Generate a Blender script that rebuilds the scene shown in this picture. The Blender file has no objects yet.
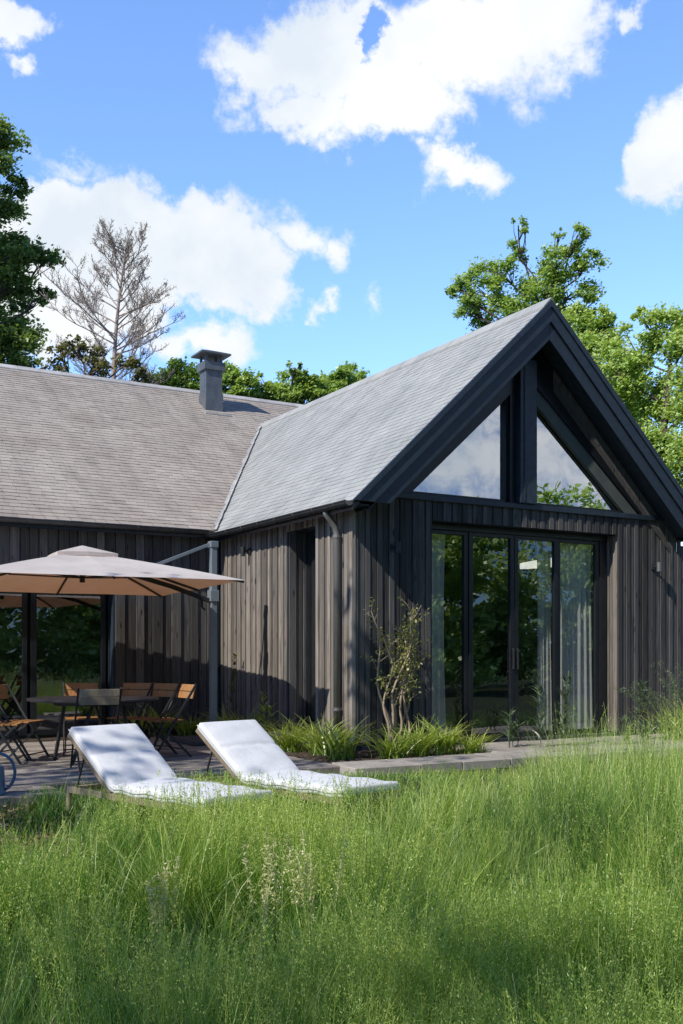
import bpy, bmesh, math, random
import numpy as np
from mathutils import Vector, Matrix
SC = bpy.context.scene
COL = SC.collection
R = math.radians
rng = np.random.default_rng(11)
random.seed(5)
TH = R(30.2)                                   # view azimuth, clockwise from +Y
AX_R = np.array([math.cos(TH), -math.sin(TH)])  # a level direction to the right of the view
AX_D = np.array([math.sin(TH), math.cos(TH)])   # a level direction away from the viewer
CAM = (-6.861, -11.507, 1.15)
SUN = Vector((1.0, 0.32, -0.95)).normalized()   # direction the light travels

# ------------------------------------------------------------------ materials
def nodes_of(name):
    m = bpy.data.materials.new(name); m.use_nodes = True
    nt = m.node_tree; nt.nodes.clear()
    return m, nt, nt.nodes, nt.links
def ramp(N, pts):
    r = N.new('ShaderNodeValToRGB'); e = r.color_ramp.elements
    while len(e) < len(pts): e.new(0.5)
    for i, (p, c) in enumerate(pts):
        e[i].position = p; e[i].color = (c[0], c[1], c[2], 1)
    return r
def mapping(N, L, scale, coord='Object'):
    tc = N.new('ShaderNodeTexCoord'); mp = N.new('ShaderNodeMapping')
    mp.inputs['Scale'].default_value = scale
    L.new(tc.outputs[coord], mp.inputs['Vector'])
    return mp
def noise(N, L, vec, scale, detail=4, rough=0.55):
    n = N.new('ShaderNodeTexNoise'); n.inputs['Scale'].default_value = scale
    n.inputs['Detail'].default_value = detail; n.inputs['Roughness'].default_value = rough
    if vec is not None: L.new(vec, n.inputs['Vector'])
    return n
def mix(N, L, fac, a, b, blend='MIX'):
    m = N.new('ShaderNodeMix'); m.data_type = 'RGBA'; m.blend_type = blend
    for sock, v in ((m.inputs[0], fac), (m.inputs[6], a), (m.inputs[7], b)):
        if hasattr(v, 'is_output'): L.new(v, sock)
        elif isinstance(v, (tuple, list)): sock.default_value = (v[0], v[1], v[2], 1)
        else: sock.default_value = v
    return m.outputs[2]
def math_n(N, L, op, a, b=None, clamp=False):
    m = N.new('ShaderNodeMath'); m.operation = op; m.use_clamp = clamp
    for i, v in enumerate((a, b)):
        if v is None: continue
        if hasattr(v, 'is_output'): L.new(v, m.inputs[i])
        else: m.inputs[i].default_value = v
    return m.outputs[0]
def surf(name, c1, c2, rough=0.6, stretch=(1, 1, 1), scale=6, bump=0.0, tone=None, metal=0.0, spec=0.4, fine=0.0, coat=0.0, spots=None):
    """two-colour noise surface; tone=(lo,hi) multiplies by the 'tone' mesh attribute"""
    m, nt, N, L = nodes_of(name)
    out = N.new('ShaderNodeOutputMaterial'); b = N.new('ShaderNodeBsdfPrincipled')
    mp = mapping(N, L, stretch)
    n = noise(N, L, mp.outputs[0], scale, 6, 0.6)
    rp = ramp(N, [(0.3, c1), (0.7, c2)]); L.new(n.outputs[0], rp.inputs[0])
    col = rp.outputs[0]
    if tone:
        at = N.new('ShaderNodeAttribute'); at.attribute_name = 'tone'
        mr = N.new('ShaderNodeMapRange'); mr.inputs[3].default_value = tone[0]; mr.inputs[4].default_value = tone[1]
        L.new(at.outputs['Fac'], mr.inputs[0])
        g = N.new('ShaderNodeCombineColor')
        for i in range(3): L.new(mr.outputs[0], g.inputs[i])
        col = mix(N, L, 1.0, col, g.outputs[0], 'MULTIPLY')
    if spots:
        sc_, streak = spots
        a1 = noise(N, L, mapping(N, L, (1, 1, 1)).outputs[0], sc_, 5, 0.7); q = ramp(N, [(0.60, (0, 0, 0)), (0.70, (1, 1, 1))]); L.new(a1.outputs[0], q.inputs[0])
        col = mix(N, L, math_n(N, L, 'MULTIPLY', q.outputs[0], 0.3), col, (0.44, 0.43, 0.36))
        a2 = noise(N, L, mapping(N, L, streak).outputs[0], 2.4, 5, 0.6); q2 = ramp(N, [(0.30, (0.84, 0.84, 0.86)), (0.55, (1, 1, 1))]); L.new(a2.outputs[0], q2.inputs[0])
        col = mix(N, L, 1.0, col, q2.outputs[0], 'MULTIPLY')
    L.new(col, b.inputs['Base Color'])
    n2 = noise(N, L, mp.outputs[0], scale * 3.1, 5, 0.65)
    mr2 = N.new('ShaderNodeMapRange'); mr2.inputs[3].default_value = max(0.02, rough - 0.12); mr2.inputs[4].default_value = min(1, rough + 0.15)
    L.new(n2.outputs[0], mr2.inputs[0]); L.new(mr2.outputs[0], b.inputs['Roughness'])
    b.inputs['Metallic'].default_value = metal
    b.inputs['Specular IOR Level'].default_value = spec
    b.inputs['Coat Weight'].default_value = coat
    if bump:
        bp = N.new('ShaderNodeBump'); bp.inputs['Strength'].default_value = bump; bp.inputs['Distance'].default_value = 0.01
        L.new(n2.outputs[0], bp.inputs['Height']); L.new(bp.outputs[0], b.inputs['Normal'])
    L.new(b.outputs[0], out.inputs[0])
    return m
def timber(name, dark, light, grey, knots=True):
    """sawn vertical boards: long grain, knots, weathering streaks, per-board tone"""
    m, nt, N, L = nodes_of(name)
    out = N.new('ShaderNodeOutputMaterial'); b = N.new('ShaderNodeBsdfPrincipled')
    at = N.new('ShaderNodeAttribute'); at.attribute_name = 'tone'
    tc = N.new('ShaderNodeTexCoord')
    off = N.new('ShaderNodeVectorMath'); off.operation = 'ADD'
    cx = N.new('ShaderNodeCombineXYZ')
    L.new(math_n(N, L, 'MULTIPLY', at.outputs['Fac'], 37.0), cx.inputs[2])
    L.new(tc.outputs['Object'], off.inputs[0]); L.new(cx.outputs[0], off.inputs[1])
    mp = N.new('ShaderNodeMapping'); mp.inputs['Scale'].default_value = (26, 26, 1.3); L.new(off.outputs[0], mp.inputs[0])
    g = noise(N, L, mp.outputs[0], 1.6, 7, 0.62); g.inputs['Distortion'].default_value = 0.6
    mp2 = N.new('ShaderNodeMapping'); mp2.inputs['Scale'].default_value = (7, 7, 0.5); L.new(off.outputs[0], mp2.inputs[0])
    st = noise(N, L, mp2.outputs[0], 1.0, 4, 0.5)
    r1 = ramp(N, [(0.3, dark), (0.5, [(a + c) / 2 for a, c in zip(dark, light)]), (0.72, light)]); L.new(g.outputs[0], r1.inputs[0])
    r2 = ramp(N, [(0.42, (0, 0, 0)), (0.7, (1, 1, 1))]); L.new(st.outputs[0], r2.inputs[0])
    col = mix(N, L, r2.outputs[0], r1.outputs[0], grey)
    if knots:
        mp3 = N.new('ShaderNodeMapping'); mp3.inputs['Scale'].default_value = (9, 9, 2.6); L.new(off.outputs[0], mp3.inputs[0])
        v = N.new('ShaderNodeTexVoronoi'); v.inputs['Scale'].default_value = 1.0; L.new(mp3.outputs[0], v.inputs[0])
        rk = ramp(N, [(0.07, (0.25, 0.25, 0.25)), (0.17, (1, 1, 1))]); L.new(v.outputs['Distance'], rk.inputs[0])
        col = mix(N, L, 1.0, col, rk.outputs[0], 'MULTIPLY')
    mr = N.new('ShaderNodeMapRange'); mr.inputs[3].default_value = 0.55; mr.inputs[4].default_value = 1.45
    L.new(at.outputs['Fac'], mr.inputs[0])
    gg = N.new('ShaderNodeCombineColor')
    for i in range(3): L.new(mr.outputs[0], gg.inputs[i])
    col = mix(N, L, 1.0, col, gg.outputs[0], 'MULTIPLY')
    L.new(col, b.inputs['Base Color']); b.inputs['Roughness'].default_value = 0.75
    b.inputs['Specular IOR Level'].default_value = 0.25
    bp = N.new('ShaderNodeBump'); bp.inputs['Strength'].default_value = 0.5; bp.inputs['Distance'].default_value = 0.006
    L.new(g.outputs[0], bp.inputs['Height']); L.new(bp.outputs[0], b.inputs['Normal'])
    L.new(b.outputs[0], out.inputs[0])
    return m
def foliage(name, c_dark, c_mid, c_light, trans=0.4, gloss=0.06, patch=0.0):
    m, nt, N, L = nodes_of(name)
    out = N.new('ShaderNodeOutputMaterial')
    at = N.new('ShaderNodeAttribute'); at.attribute_name = 'tone'
    rp = ramp(N, [(0.0, c_dark), (0.5, c_mid), (1.0, c_light)])
    fac = at.outputs['Fac']
    if patch:
        mp = mapping(N, L, (1, 1, 1)); n = noise(N, L, mp.outputs[0], patch, 3)
        s = math_n(N, L, 'MULTIPLY', math_n(N, L, 'SUBTRACT', n.outputs[0], 0.5), 1.0)
        fac = math_n(N, L, 'ADD', fac, s, True)
    L.new(fac, rp.inputs[0])
    d = N.new('ShaderNodeBsdfDiffuse'); t = N.new('ShaderNodeBsdfTranslucent')
    g = N.new('ShaderNodeBsdfGlossy'); g.inputs['Roughness'].default_value = 0.42
    L.new(rp.outputs[0], d.inputs[0])
    tcol = mix(N, L, 1.0, rp.outputs[0], (1.35, 1.25, 0.55), 'MULTIPLY')
    L.new(tcol, t.inputs[0])
    m1 = N.new('ShaderNodeMixShader'); m1.inputs[0].default_value = trans
    L.new(d.outputs[0], m1.inputs[1]); L.new(t.outputs[0], m1.inputs[2])
    m2 = N.new('ShaderNodeMixShader'); m2.inputs[0].default_value = gloss
    L.new(m1.outputs[0], m2.inputs[1]); L.new(g.outputs[0], m2.inputs[2])
    L.new(m2.outputs[0], out.inputs[0])
    return m
def glass(name, base, tint):
    m, nt, N, L = nodes_of(name)
    out = N.new('ShaderNodeOutputMaterial')
    t = N.new('ShaderNodeBsdfTransparent'); t.inputs[0].default_value = (*tint, 1)
    g = N.new('ShaderNodeBsdfGlossy'); g.inputs['Roughness'].default_value = 0.0
    g.inputs[0].default_value = (0.95, 0.97, 1, 1)
    mp = mapping(N, L, (0.9, 0.9, 0.9)); n = noise(N, L, mp.outputs[0], 1.3, 1)
    bp = N.new('ShaderNodeBump'); bp.inputs['Strength'].default_value = 0.06; bp.inputs['Distance'].default_value = 0.05
    L.new(n.outputs[0], bp.inputs['Height']); L.new(bp.outputs[0], g.inputs['Normal'])
    fr = N.new('ShaderNodeFresnel'); fr.inputs[0].default_value = 1.5
    f = math_n(N, L, 'ADD', math_n(N, L, 'MULTIPLY', fr.outputs[0], 0.5), base, True)
    mx = N.new('ShaderNodeMixShader'); L.new(f, mx.inputs[0])
    L.new(t.outputs[0], mx.inputs[1]); L.new(g.outputs[0], mx.inputs[2]); L.new(mx.outputs[0], out.inputs[0])
    return m
def sheer(name, col, tr):
    m, nt, N, L = nodes_of(name)
    out = N.new('ShaderNodeOutputMaterial')
    d = N.new('ShaderNodeBsdfDiffuse'); d.inputs[0].default_value = (*col, 1)
    t = N.new('ShaderNodeBsdfTranslucent'); t.inputs[0].default_value = (*col, 1)
    mp = mapping(N, L, (60, 60, 3)); n = noise(N, L, mp.outputs[0], 1.5, 2)
    rp = ramp(N, [(0.2, [c * 0.85 for c in col]), (0.8, col)]); L.new(n.outputs[0], rp.inputs[0])
    L.new(rp.outputs[0], d.inputs[0]); L.new(rp.outputs[0], t.inputs[0])
    m1 = N.new('ShaderNodeMixShader'); m1.inputs[0].default_value = tr
    L.new(d.outputs[0], m1.inputs[1]); L.new(t.outputs[0], m1.inputs[2]); L.new(m1.outputs[0], out.inputs[0])
    return m

M = {}
M['boards'] = timber('weathered_boards', (0.062, 0.055, 0.048), (0.33, 0.29, 0.25), (0.23, 0.215, 0.20))
M['boards_gable'] = timber('weathered_dark_boards', (0.026, 0.027, 0.029), (0.138, 0.130, 0.122), (0.078, 0.078, 0.079))
M['black_wood'] = surf('black_stained_wood', (0.014, 0.024, 0.038), (0.028, 0.043, 0.062), 0.42, (3, 3, 3), 4, 0.15, tone=(0.75, 1.25), spec=0.5)
M['black_frame'] = surf('black_window_frame', (0.008, 0.010, 0.014), (0.014, 0.017, 0.022), 0.35, scale=5, spec=0.5)
M['olive_frame'] = surf('grey_reveal_paint', (0.075, 0.09, 0.085), (0.11, 0.125, 0.115), 0.5, scale=4)
M['slate_warm'] = surf('weathered_brown_slate', (0.335, 0.297, 0.262), (0.445, 0.408, 0.365), 0.8, (1, 1, 1), 1.1, 0.3, tone=(0.86, 1.10), spec=0.25, spots=(9.0, (2.2, 0.22, 0.22)))
M['slate_grey'] = surf('blue_grey_slate', (0.32, 0.335, 0.325), (0.42, 0.435, 0.425), 0.6, (1, 1, 1), 1.1, 0.2, tone=(0.90, 1.08), spec=0.45, spots=(7.0, (0.22, 2.2, 0.22)))
M['lead'] = surf('light_lead_flashing', (0.36, 0.36, 0.36), (0.52, 0.52, 0.51), 0.6, scale=5, bump=0.3, tone=(0.8, 1.1))
M['zinc'] = surf('grey_zinc', (0.17, 0.17, 0.17), (0.25, 0.25, 0.245), 0.5, (1, 1, 0.3), 6, 0.1, metal=0.6)
M['dark_zinc'] = surf('dark_zinc', (0.05, 0.055, 0.06), (0.085, 0.09, 0.095), 0.45, (1, 1, 1), 4, 0.1, metal=0.4)
M['chimney_steel'] = surf('blue_grey_chimney_metal', (0.10, 0.12, 0.14), (0.17, 0.19, 0.21), 0.45, (2, 2, 1), 3, 0.15, metal=0.35)
M['steel'] = surf('parasol_grey_aluminium', (0.22, 0.26, 0.29), (0.28, 0.32, 0.35), 0.4, scale=4, metal=0.35)
M['dark_steel'] = surf('dark_steel', (0.02, 0.022, 0.026), (0.035, 0.038, 0.042), 0.45, scale=8)
M['canopy'] = surf('taupe_canopy_cloth', (0.42, 0.335, 0.27), (0.52, 0.425, 0.35), 0.9, (1, 1, 1), 3, 0.2, spec=0.1)
M['deck'] = timber('grey_deck_boards', (0.14, 0.12, 0.10), (0.34, 0.31, 0.28), (0.26, 0.245, 0.23), False)
M['teak'] = timber('oiled_teak', (0.16, 0.07, 0.025), (0.36, 0.18, 0.07), (0.27, 0.155, 0.07), False)
M['teak_grey'] = timber('weathered_teak', (0.20, 0.15, 0.10), (0.38, 0.31, 0.22), (0.33, 0.28, 0.22), False)
M['table'] = surf('dark_table_top', (0.018, 0.02, 0.026), (0.03, 0.034, 0.04), 0.4, scale=6)
M['cushion'] = surf('white_lounger_fabric', (0.64, 0.66, 0.69), (0.73, 0.74, 0.76), 0.9, (1, 1, 1), 9, 0.35, spec=0.15)
M['piping'] = surf('grey_cushion_piping', (0.45, 0.46, 0.48), (0.55, 0.56, 0.58), 0.8, scale=12)
M['can'] = surf('blue_enamel', (0.05, 0.12, 0.22), (0.09, 0.19, 0.32), 0.3, scale=5, spec=0.6, coat=0.3)
M['stone'] = surf('pale_paving_stone', (0.26, 0.235, 0.21), (0.42, 0.39, 0.35), 0.85, (1, 1, 1), 3, 0.6, tone=(0.8, 1.15))
M['slab'] = surf('dark_parasol_base_slab', (0.05, 0.055, 0.065), (0.085, 0.09, 0.10), 0.6, scale=8, bump=0.3)
M['soil'] = surf('planting_soil', (0.028, 0.02, 0.014), (0.075, 0.055, 0.038), 0.95, scale=7, bump=1.0)
M['bark'] = surf('brown_bark', (0.06, 0.045, 0.035), (0.15, 0.12, 0.095), 0.9, (6, 6, 1), 4, 0.9)
M['pine_bark'] = surf('pinkish_pine_bark', (0.28, 0.23, 0.205), (0.43, 0.375, 0.345), 0.9, (5, 5, 1), 3, 0.8)
M['stem'] = surf('pale_shrub_stem', (0.30, 0.23, 0.16), (0.50, 0.40, 0.30), 0.85, (4, 4, 2), 6, 0.5)
M['oak'] = foliage('oak_leaves', (0.09, 0.18, 0.04), (0.29, 0.46, 0.12), (0.50, 0.64, 0.24), 0.42)
M['spring'] = foliage('bright_spring_leaves', (0.12, 0.22, 0.04), (0.35, 0.52, 0.13), (0.56, 0.68, 0.27), 0.40)
M['deep'] = foliage('dark_oak_leaves', (0.055, 0.12, 0.055), (0.19, 0.31, 0.11), (0.38, 0.50, 0.18), 0.45)
M['rust'] = foliage('thin_rusty_needles', (0.10, 0.055, 0.04), (0.17, 0.11, 0.07), (0.16, 0.17, 0.07), 0.3)
M['shrub'] = foliage('young_shrub_leaves', (0.10, 0.12, 0.03), (0.26, 0.32, 0.08), (0.46, 0.44, 0.14), 0.4)
M['dull'] = foliage('dull_olive_leaves', (0.09, 0.10, 0.045), (0.21, 0.22, 0.10), (0.32, 0.30, 0.16), 0.35)
M['strap'] = foliage('strappy_leaves', (0.10, 0.19, 0.025), (0.34, 0.47, 0.07), (0.60, 0.67, 0.20), 0.40, 0.08)
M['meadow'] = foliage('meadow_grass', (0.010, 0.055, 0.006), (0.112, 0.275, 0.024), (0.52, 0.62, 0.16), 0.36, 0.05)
M['dry'] = foliage('dry_leaf_litter', (0.10, 0.065, 0.035), (0.22, 0.15, 0.085), (0.36, 0.29, 0.17), 0.2)
M['weed'] = foliage('dusky_weed_leaves', (0.03, 0.055, 0.03), (0.09, 0.14, 0.07), (0.22, 0.28, 0.16), 0.3)
M['dry_spike'] = foliage('pale_seed_heads', (0.30, 0.36, 0.12), (0.48, 0.52, 0.22), (0.62, 0.62, 0.34), 0.35)
M['glass'] = glass('door_glass', 0.19, (0.97, 0.99, 0.98))
M['glass_sky'] = glass('gable_glass', 0.52, (0.5, 0.55, 0.55))
M['curtain'] = sheer('sheer_white_curtain', (0.95, 0.96, 0.95), 0.3)
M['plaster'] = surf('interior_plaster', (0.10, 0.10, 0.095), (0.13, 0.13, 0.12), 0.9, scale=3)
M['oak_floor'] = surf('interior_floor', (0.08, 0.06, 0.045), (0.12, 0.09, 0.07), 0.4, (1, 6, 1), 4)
M['white_paint'] = surf('white_panel_paint', (0.75, 0.75, 0.73), (0.82, 0.82, 0.80), 0.5, scale=4)
def glow_mat():
    m, nt, N, L = nodes_of('glowing_white_panel'); out = N.new('ShaderNodeOutputMaterial'); e = N.new('ShaderNodeEmission'); d = N.new('ShaderNodeBsdfDiffuse')
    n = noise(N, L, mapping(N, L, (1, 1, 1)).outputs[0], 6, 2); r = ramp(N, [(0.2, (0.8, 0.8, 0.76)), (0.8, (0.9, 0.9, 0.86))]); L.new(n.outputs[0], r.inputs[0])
    L.new(r.outputs[0], e.inputs[0]); L.new(r.outputs[0], d.inputs[0]); e.inputs[1].default_value = 0.9  # emission added so the wedge reads white in the dark room
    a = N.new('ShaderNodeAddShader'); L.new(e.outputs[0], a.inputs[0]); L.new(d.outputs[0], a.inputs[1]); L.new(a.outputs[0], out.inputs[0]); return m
M['lit'] = glow_mat()
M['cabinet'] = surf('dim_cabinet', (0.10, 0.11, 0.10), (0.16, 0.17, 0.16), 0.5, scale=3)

# ------------------------------------------------------------------ mesh helpers
class MB:
    def __init__(s): s.v = []; s.f = []; s.t = []
    def add(s, vs, fs, tone=0.5):
        o = len(s.v); s.v += [tuple(p) for p in vs]; s.f += [tuple(i + o for i in f) for f in fs]
        s.t += list(tone) if hasattr(tone, '__len__') else [tone] * len(vs)
        return s
    def box(s, x0, x1, y0, y1, z0, z1, tone=0.5):
        return s.hexa([(x0, y0, z0), (x1, y0, z0), (x1, y1, z0), (x0, y1, z0), (x0, y0, z1), (x1, y0, z1), (x1, y1, z1), (x0, y1, z1)], tone)
    def hexa(s, p, tone=0.5):
        return s.add(p, [(0, 3, 2, 1), (4, 5, 6, 7), (0, 1, 5, 4), (1, 2, 6, 5), (2, 3, 7, 6), (3, 0, 4, 7)], tone)
    def prism(s, poly, axis, a, b, tone=0.5):
        """poly = list of 2-D points; axis 0/1/2 = extrusion axis from a to b"""
        n = len(poly)
        def mk(p, w):
            q = list(p); q.insert(axis, w); return q
        vs = [mk(p, a) for p in poly] + [mk(p, b) for p in poly]
        fs = [tuple(range(n))[::-1], tuple(range(n, 2 * n))] + [(i, (i + 1) % n, n + (i + 1) % n, n + i) for i in range(n)]
        return s.add(vs, fs, tone)
    def bar(s, p, q, w, h=None, tone=0.5, up=(0, 0, 1)):
        p = Vector(p); q = Vector(q); d = (q - p).normalized(); h = h or w
        u = Vector(up)
        if abs(d.dot(u)) > 0.97: u = Vector((1, 0, 0))
        a = d.cross(u).normalized() * w / 2; b = a.cross(d).normalized() * h / 2
        return s.hexa([p - a - b, p + a - b, p + a + b, p - a + b, q - a - b, q + a - b, q + a + b, q - a + b], tone)
    def tube(s, pts, rad, n=8, tone=0.5, cap=True):
        pts = [Vector(p) for p in pts]; k = len(pts)
        rad = rad if hasattr(rad, '__len__') else [rad] * k
        vs = []; ref = None
        for i in range(k):
            d = (pts[min(i + 1, k - 1)] - pts[max(i - 1, 0)]).normalized()
            if ref is None: ref = Vector((0, 0, 1)) if abs(d.z) < 0.9 else Vector((1, 0, 0))
            a = d.cross(ref).normalized(); b = a.cross(d).normalized(); ref = b
            for j in range(n):
                c = 2 * math.pi * j / n
                vs.append(pts[i] + (a * math.cos(c) + b * math.sin(c)) * rad[i])
        fs = [(i * n + j, i * n + (j + 1) % n, (i + 1) * n + (j + 1) % n, (i + 1) * n + j) for i in range(k - 1) for j in range(n)]
        if cap: fs += [tuple(range(n))[::-1], tuple(range((k - 1) * n, k * n))]
        return s.add(vs, fs, tone)
    def lathe(s, prof, n=24, c=(0, 0), tone=0.5):
        vs = [(c[0] + r * math.cos(2 * math.pi * j / n), c[1] + r * math.sin(2 * math.pi * j / n), z) for r, z in prof for j in range(n)]
        fs = [(i * n + j, i * n + (j + 1) % n, (i + 1) * n + (j + 1) % n, (i + 1) * n + j) for i in range(len(prof) - 1) for j in range(n)]
        return s.add(vs, fs, tone)
    def build(s, name, mat, parent=None, bevel=0, smooth=False, seg=2):
        me = bpy.data.meshes.new(name); me.from_pydata(s.v, [], s.f); me.update()
        at = me.attributes.new('tone', 'FLOAT', 'POINT'); at.data.foreach_set('value', s.t)
        return finish(name, me, mat, parent, bevel, smooth, seg)
def finish(name, me, mat, parent=None, bevel=0, smooth=False, seg=2):
    me.materials.append(mat)
    o = bpy.data.objects.new(name, me); COL.objects.link(o)
    if parent is not None: o.parent = parent
    if smooth: me.polygons.foreach_set('use_smooth', [True] * len(me.polygons))
    if bevel:
        b = o.modifiers.new('bevel', 'BEVEL'); b.width = bevel; b.segments = seg; b.limit_method = 'ANGLE'; b.angle_limit = R(40)
    return o
def np_mesh(name, V, F, tone, mat, parent=None, mat_only=False):
    me = bpy.data.meshes.new(name)
    V = np.asarray(V, np.float32); F = np.asarray(F, np.int32); k = F.shape[1]
    me.vertices.add(len(V)); me.vertices.foreach_set('co', V.ravel())
    me.loops.add(F.size); me.loops.foreach_set('vertex_index', F.ravel())
    me.polygons.add(len(F)); me.polygons.foreach_set('loop_start', np.arange(0, F.size, k, dtype=np.int32))
    me.update(calc_edges=True)
    at = me.attributes.new('tone', 'FLOAT', 'POINT'); at.data.foreach_set('value', np.asarray(tone, np.float32))
    if mat_only: me.materials.append(mat); return me
    return finish(name, me, mat, parent)
def thing(name, label, cat, loc=(0, 0, 0), rz=0, group=None):
    o = bpy.data.objects.new(name, None); COL.objects.link(o)
    o.location = loc; o.rotation_euler = (0, 0, rz); o.empty_display_size = 0.2
    return tag(o, label, cat, group)
def tag(o, label, cat, group=None):
    o['label'] = label; o['category'] = cat
    if group: o['group'] = group
    return o
def kind(o, k): o['kind'] = k; return o
def dup(root, loc, rz=0, label=None, scale=None):
    c = root.copy(); COL.objects.link(c); c.location = loc; c.rotation_euler = (0, 0, rz)
    if scale: c.scale = (scale,) * 3
    if label: c['label'] = label
    for ch in root.children:
        d = ch.copy(); COL.objects.link(d); d.parent = c
        for g in ch.children:
            e = g.copy(); COL.objects.link(e); e.parent = d
    return c
def view_xy(r, d):     # plan point r metres right of and d metres beyond the viewpoint
    p = np.array(CAM[:2]) + AX_R * r + AX_D * d
    return float(p[0]), float(p[1])

# ------------------------------------------------------------------ the house
house = thing('timber_house', 'black and brown timber boarded house with slate roofs and a glazed gable wing', 'house')
W, PK, SL = 5.84, 6.05, 0.94          # wing width, ridge height, roof slope
XM = W / 2
def wing_z(x): return PK - SL * abs(x - XM)
LS, LY0, LYR, LZR = 0.615, 3.95, 10.16, 6.96
def main_z(y): return LZR - LS * abs(y - LYR)
def boards_run(mb, a0, a1, z0, z1, place, holes=(), w=0.092, gap=0.013, depth=0.024):
    """vertical boards along a wall; place(a,b,n0,n1,z0,z1,tone) adds one board; holes = (a0,a1,z0,z1)"""
    a = a0; k = 0
    while a < a1 - 0.01:
        ww = min(w * random.uniform(0.86, 1.14), a1 - a)
        zs = [(z0, z1 if not callable(z1) else z1(a + ww / 2))]
        mid = a + ww / 2
        for h in holes:
            if h[0] - 0.005 < mid < h[1] + 0.005:
                new = []
                for s, e in zs:
                    if h[2] > s: new.append((s, min(e, h[2])))
                    if h[3] < e: new.append((max(s, h[3]), e))
                zs = [q for q in new if q[1] - q[0] > 0.02]
        prou = depth * (1.0 if k % 2 == 0 else 0.45) + random.uniform(-0.002, 0.003)
        for s, e in zs: place(mb, a + gap / 2, a + ww - gap / 2, prou, s, e, random.random())
        a += ww; k += 1
# gable wall (faces -Y)
RX0, RX1, RZ1 = 1.23, 4.61, 2.95
core = MB()
core.box(0.03, RX0 - 0.03, 0.0, 0.30, -0.2, 3.2).box(RX1 + 0.03, W + 0.21, 0.0, 0.30, -0.2, 2.75).box(RX0 - 0.03, RX1 + 0.03, 0.0, 0.30, RZ1 + 0.02, 3.2)
gw = core.build('gable_wall', M['black_wood'], house)
gb = MB()
def put_gable(mb, a, b, n, s, e, t): mb.box(a, b, -n, 0.0015, s, e, t)
boards_run(gb, -0.02, RX0, 0.02, 3.2, put_gable)
boards_run(gb, RX1, W + 0.23, 0.02, lambda a: min(3.2, wing_z(a) - 0.30), put_gable)
boards_run(gb, RX0, RX1, RZ1, 3.2, put_gable, w=0.085)
gb.build('gable_cladding', M['boards_gable'], house)
# lining of the door recess
jl = MB()
def put_jl(x, sgn):
    def f(mb, a, b, n, s, e, t): mb.box(min(x, x + sgn * n), max(x, x + sgn * n), a, b, s, e, t)
    return f
boards_run(jl, 0.003, 0.28, 0.0, RZ1 - 0.005, put_jl(RX0 - 0.028, 1), w=0.1)
jl.build('recess_lining', M['boards'], house); jl = MB()
boards_run(jl, 0.003, 0.28, 0.0, RZ1 - 0.005, put_jl(RX1 + 0.028, -1), w=0.1)
jl.build('recess_lining', M['boards'], house)
MB().box(RX0, RX1, 0.003, 0.28, RZ1, RZ1 + 0.018).build('recess_head', M['black_wood'], house)
# upper gable: beam, post, sloping boards round the triangular windows
MB().box(0.1, W - 0.1, -0.055, 0.16, 3.2, 3.275, 0.5).build('gable_beam', M['black_wood'], house, 0.006)
post = MB().box(2.67, 2.97, -0.10, 0.2, 3.277, 5.30, 0.8)
post.box(2.73, 2.755, -0.112, -0.101, 3.3, 5.26, 0.3).build('king_post', M['black_wood'], house, 0.008)
up = MB()
def soff(x): return wing_z(x) - 0.36
up.prism([(0.30, 3.277), (0.88, 3.277), (2.57, 4.80), (2.57, 3.277), (2.668, 3.277), (2.668, soff(2.668)), (soff(0) * 0 + 0.36, soff(0.36))], 1, 0.0, 0.12, 0.4)
up.prism([(2.972, 3.277), (2.985, 3.277), (2.985, 5.015), (5.10, 3.277), (W - 0.30, 3.277), (W - 0.36, soff(W - 0.36)), (2.972, soff(2.972))], 1, 0.0, 0.12, 0.4)
up.build('gable_panel', M['black_frame'], house)
def slope_board(mb, xa, xb, off, wd, y0, y1, t):
    za, zb = wing_z(xa) - off, wing_z(xb) - off
    mb.hexa([(xa, y0, za - wd), (xb, y0, zb - wd), (xb, y1, zb - wd), (xa, y1, za - wd), (xa, y0, za), (xb, y0, zb), (xb, y1, zb), (xa, y1, za)], t)
sb = MB()
for k in range(3):
    slope_board(sb, 3.35, 5.52 + 0.09 * k, 0.40 + 0.105 * k, 0.098, -0.02 - 0.006 * k, -0.002, random.random())
sb.build('sloping_board', M['boards_gable'], house)
# triangular windows
fr = MB(); gl = MB()
def tri_window(A, B, Cc, slope_w, mat):
    f = MB()
    for p, q, wd in ((A, B, 0.05), (B, Cc, 0.05), (Cc, A, slope_w)):
        f.bar((p[0], 0.10, p[1]), (q[0], 0.10, q[1]), wd, 0.09, 0.5, up=(0, 1, 0))
    fo = f.build('gable_window', mat, house)
    g = MB().add([(A[0], 0.115, A[1]), (B[0], 0.115, B[1]), (Cc[0], 0.115, Cc[1])], [(0, 1, 2)])
    g.build('pane', M['glass_sky'], fo)
tri_window((0.90, 3.30), (2.555, 3.30), (2.555, 4.79), 0.05, M['black_frame'])
tri_window((2.995, 3.30), (5.00, 3.30), (2.995, 5.01), 0.05, M['black_frame'])
ob = MB(); ob.hexa([(2.99, 0.035, 4.785), (4.80, 0.035, 3.285), (4.80, 0.098, 3.285), (2.99, 0.098, 4.785), (2.99, 0.035, 5.015), (5.07, 0.035, 3.285), (5.07, 0.098, 3.285), (2.99, 0.098, 5.015)])
ob.build('window_reveal', M['olive_frame'], house)
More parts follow.
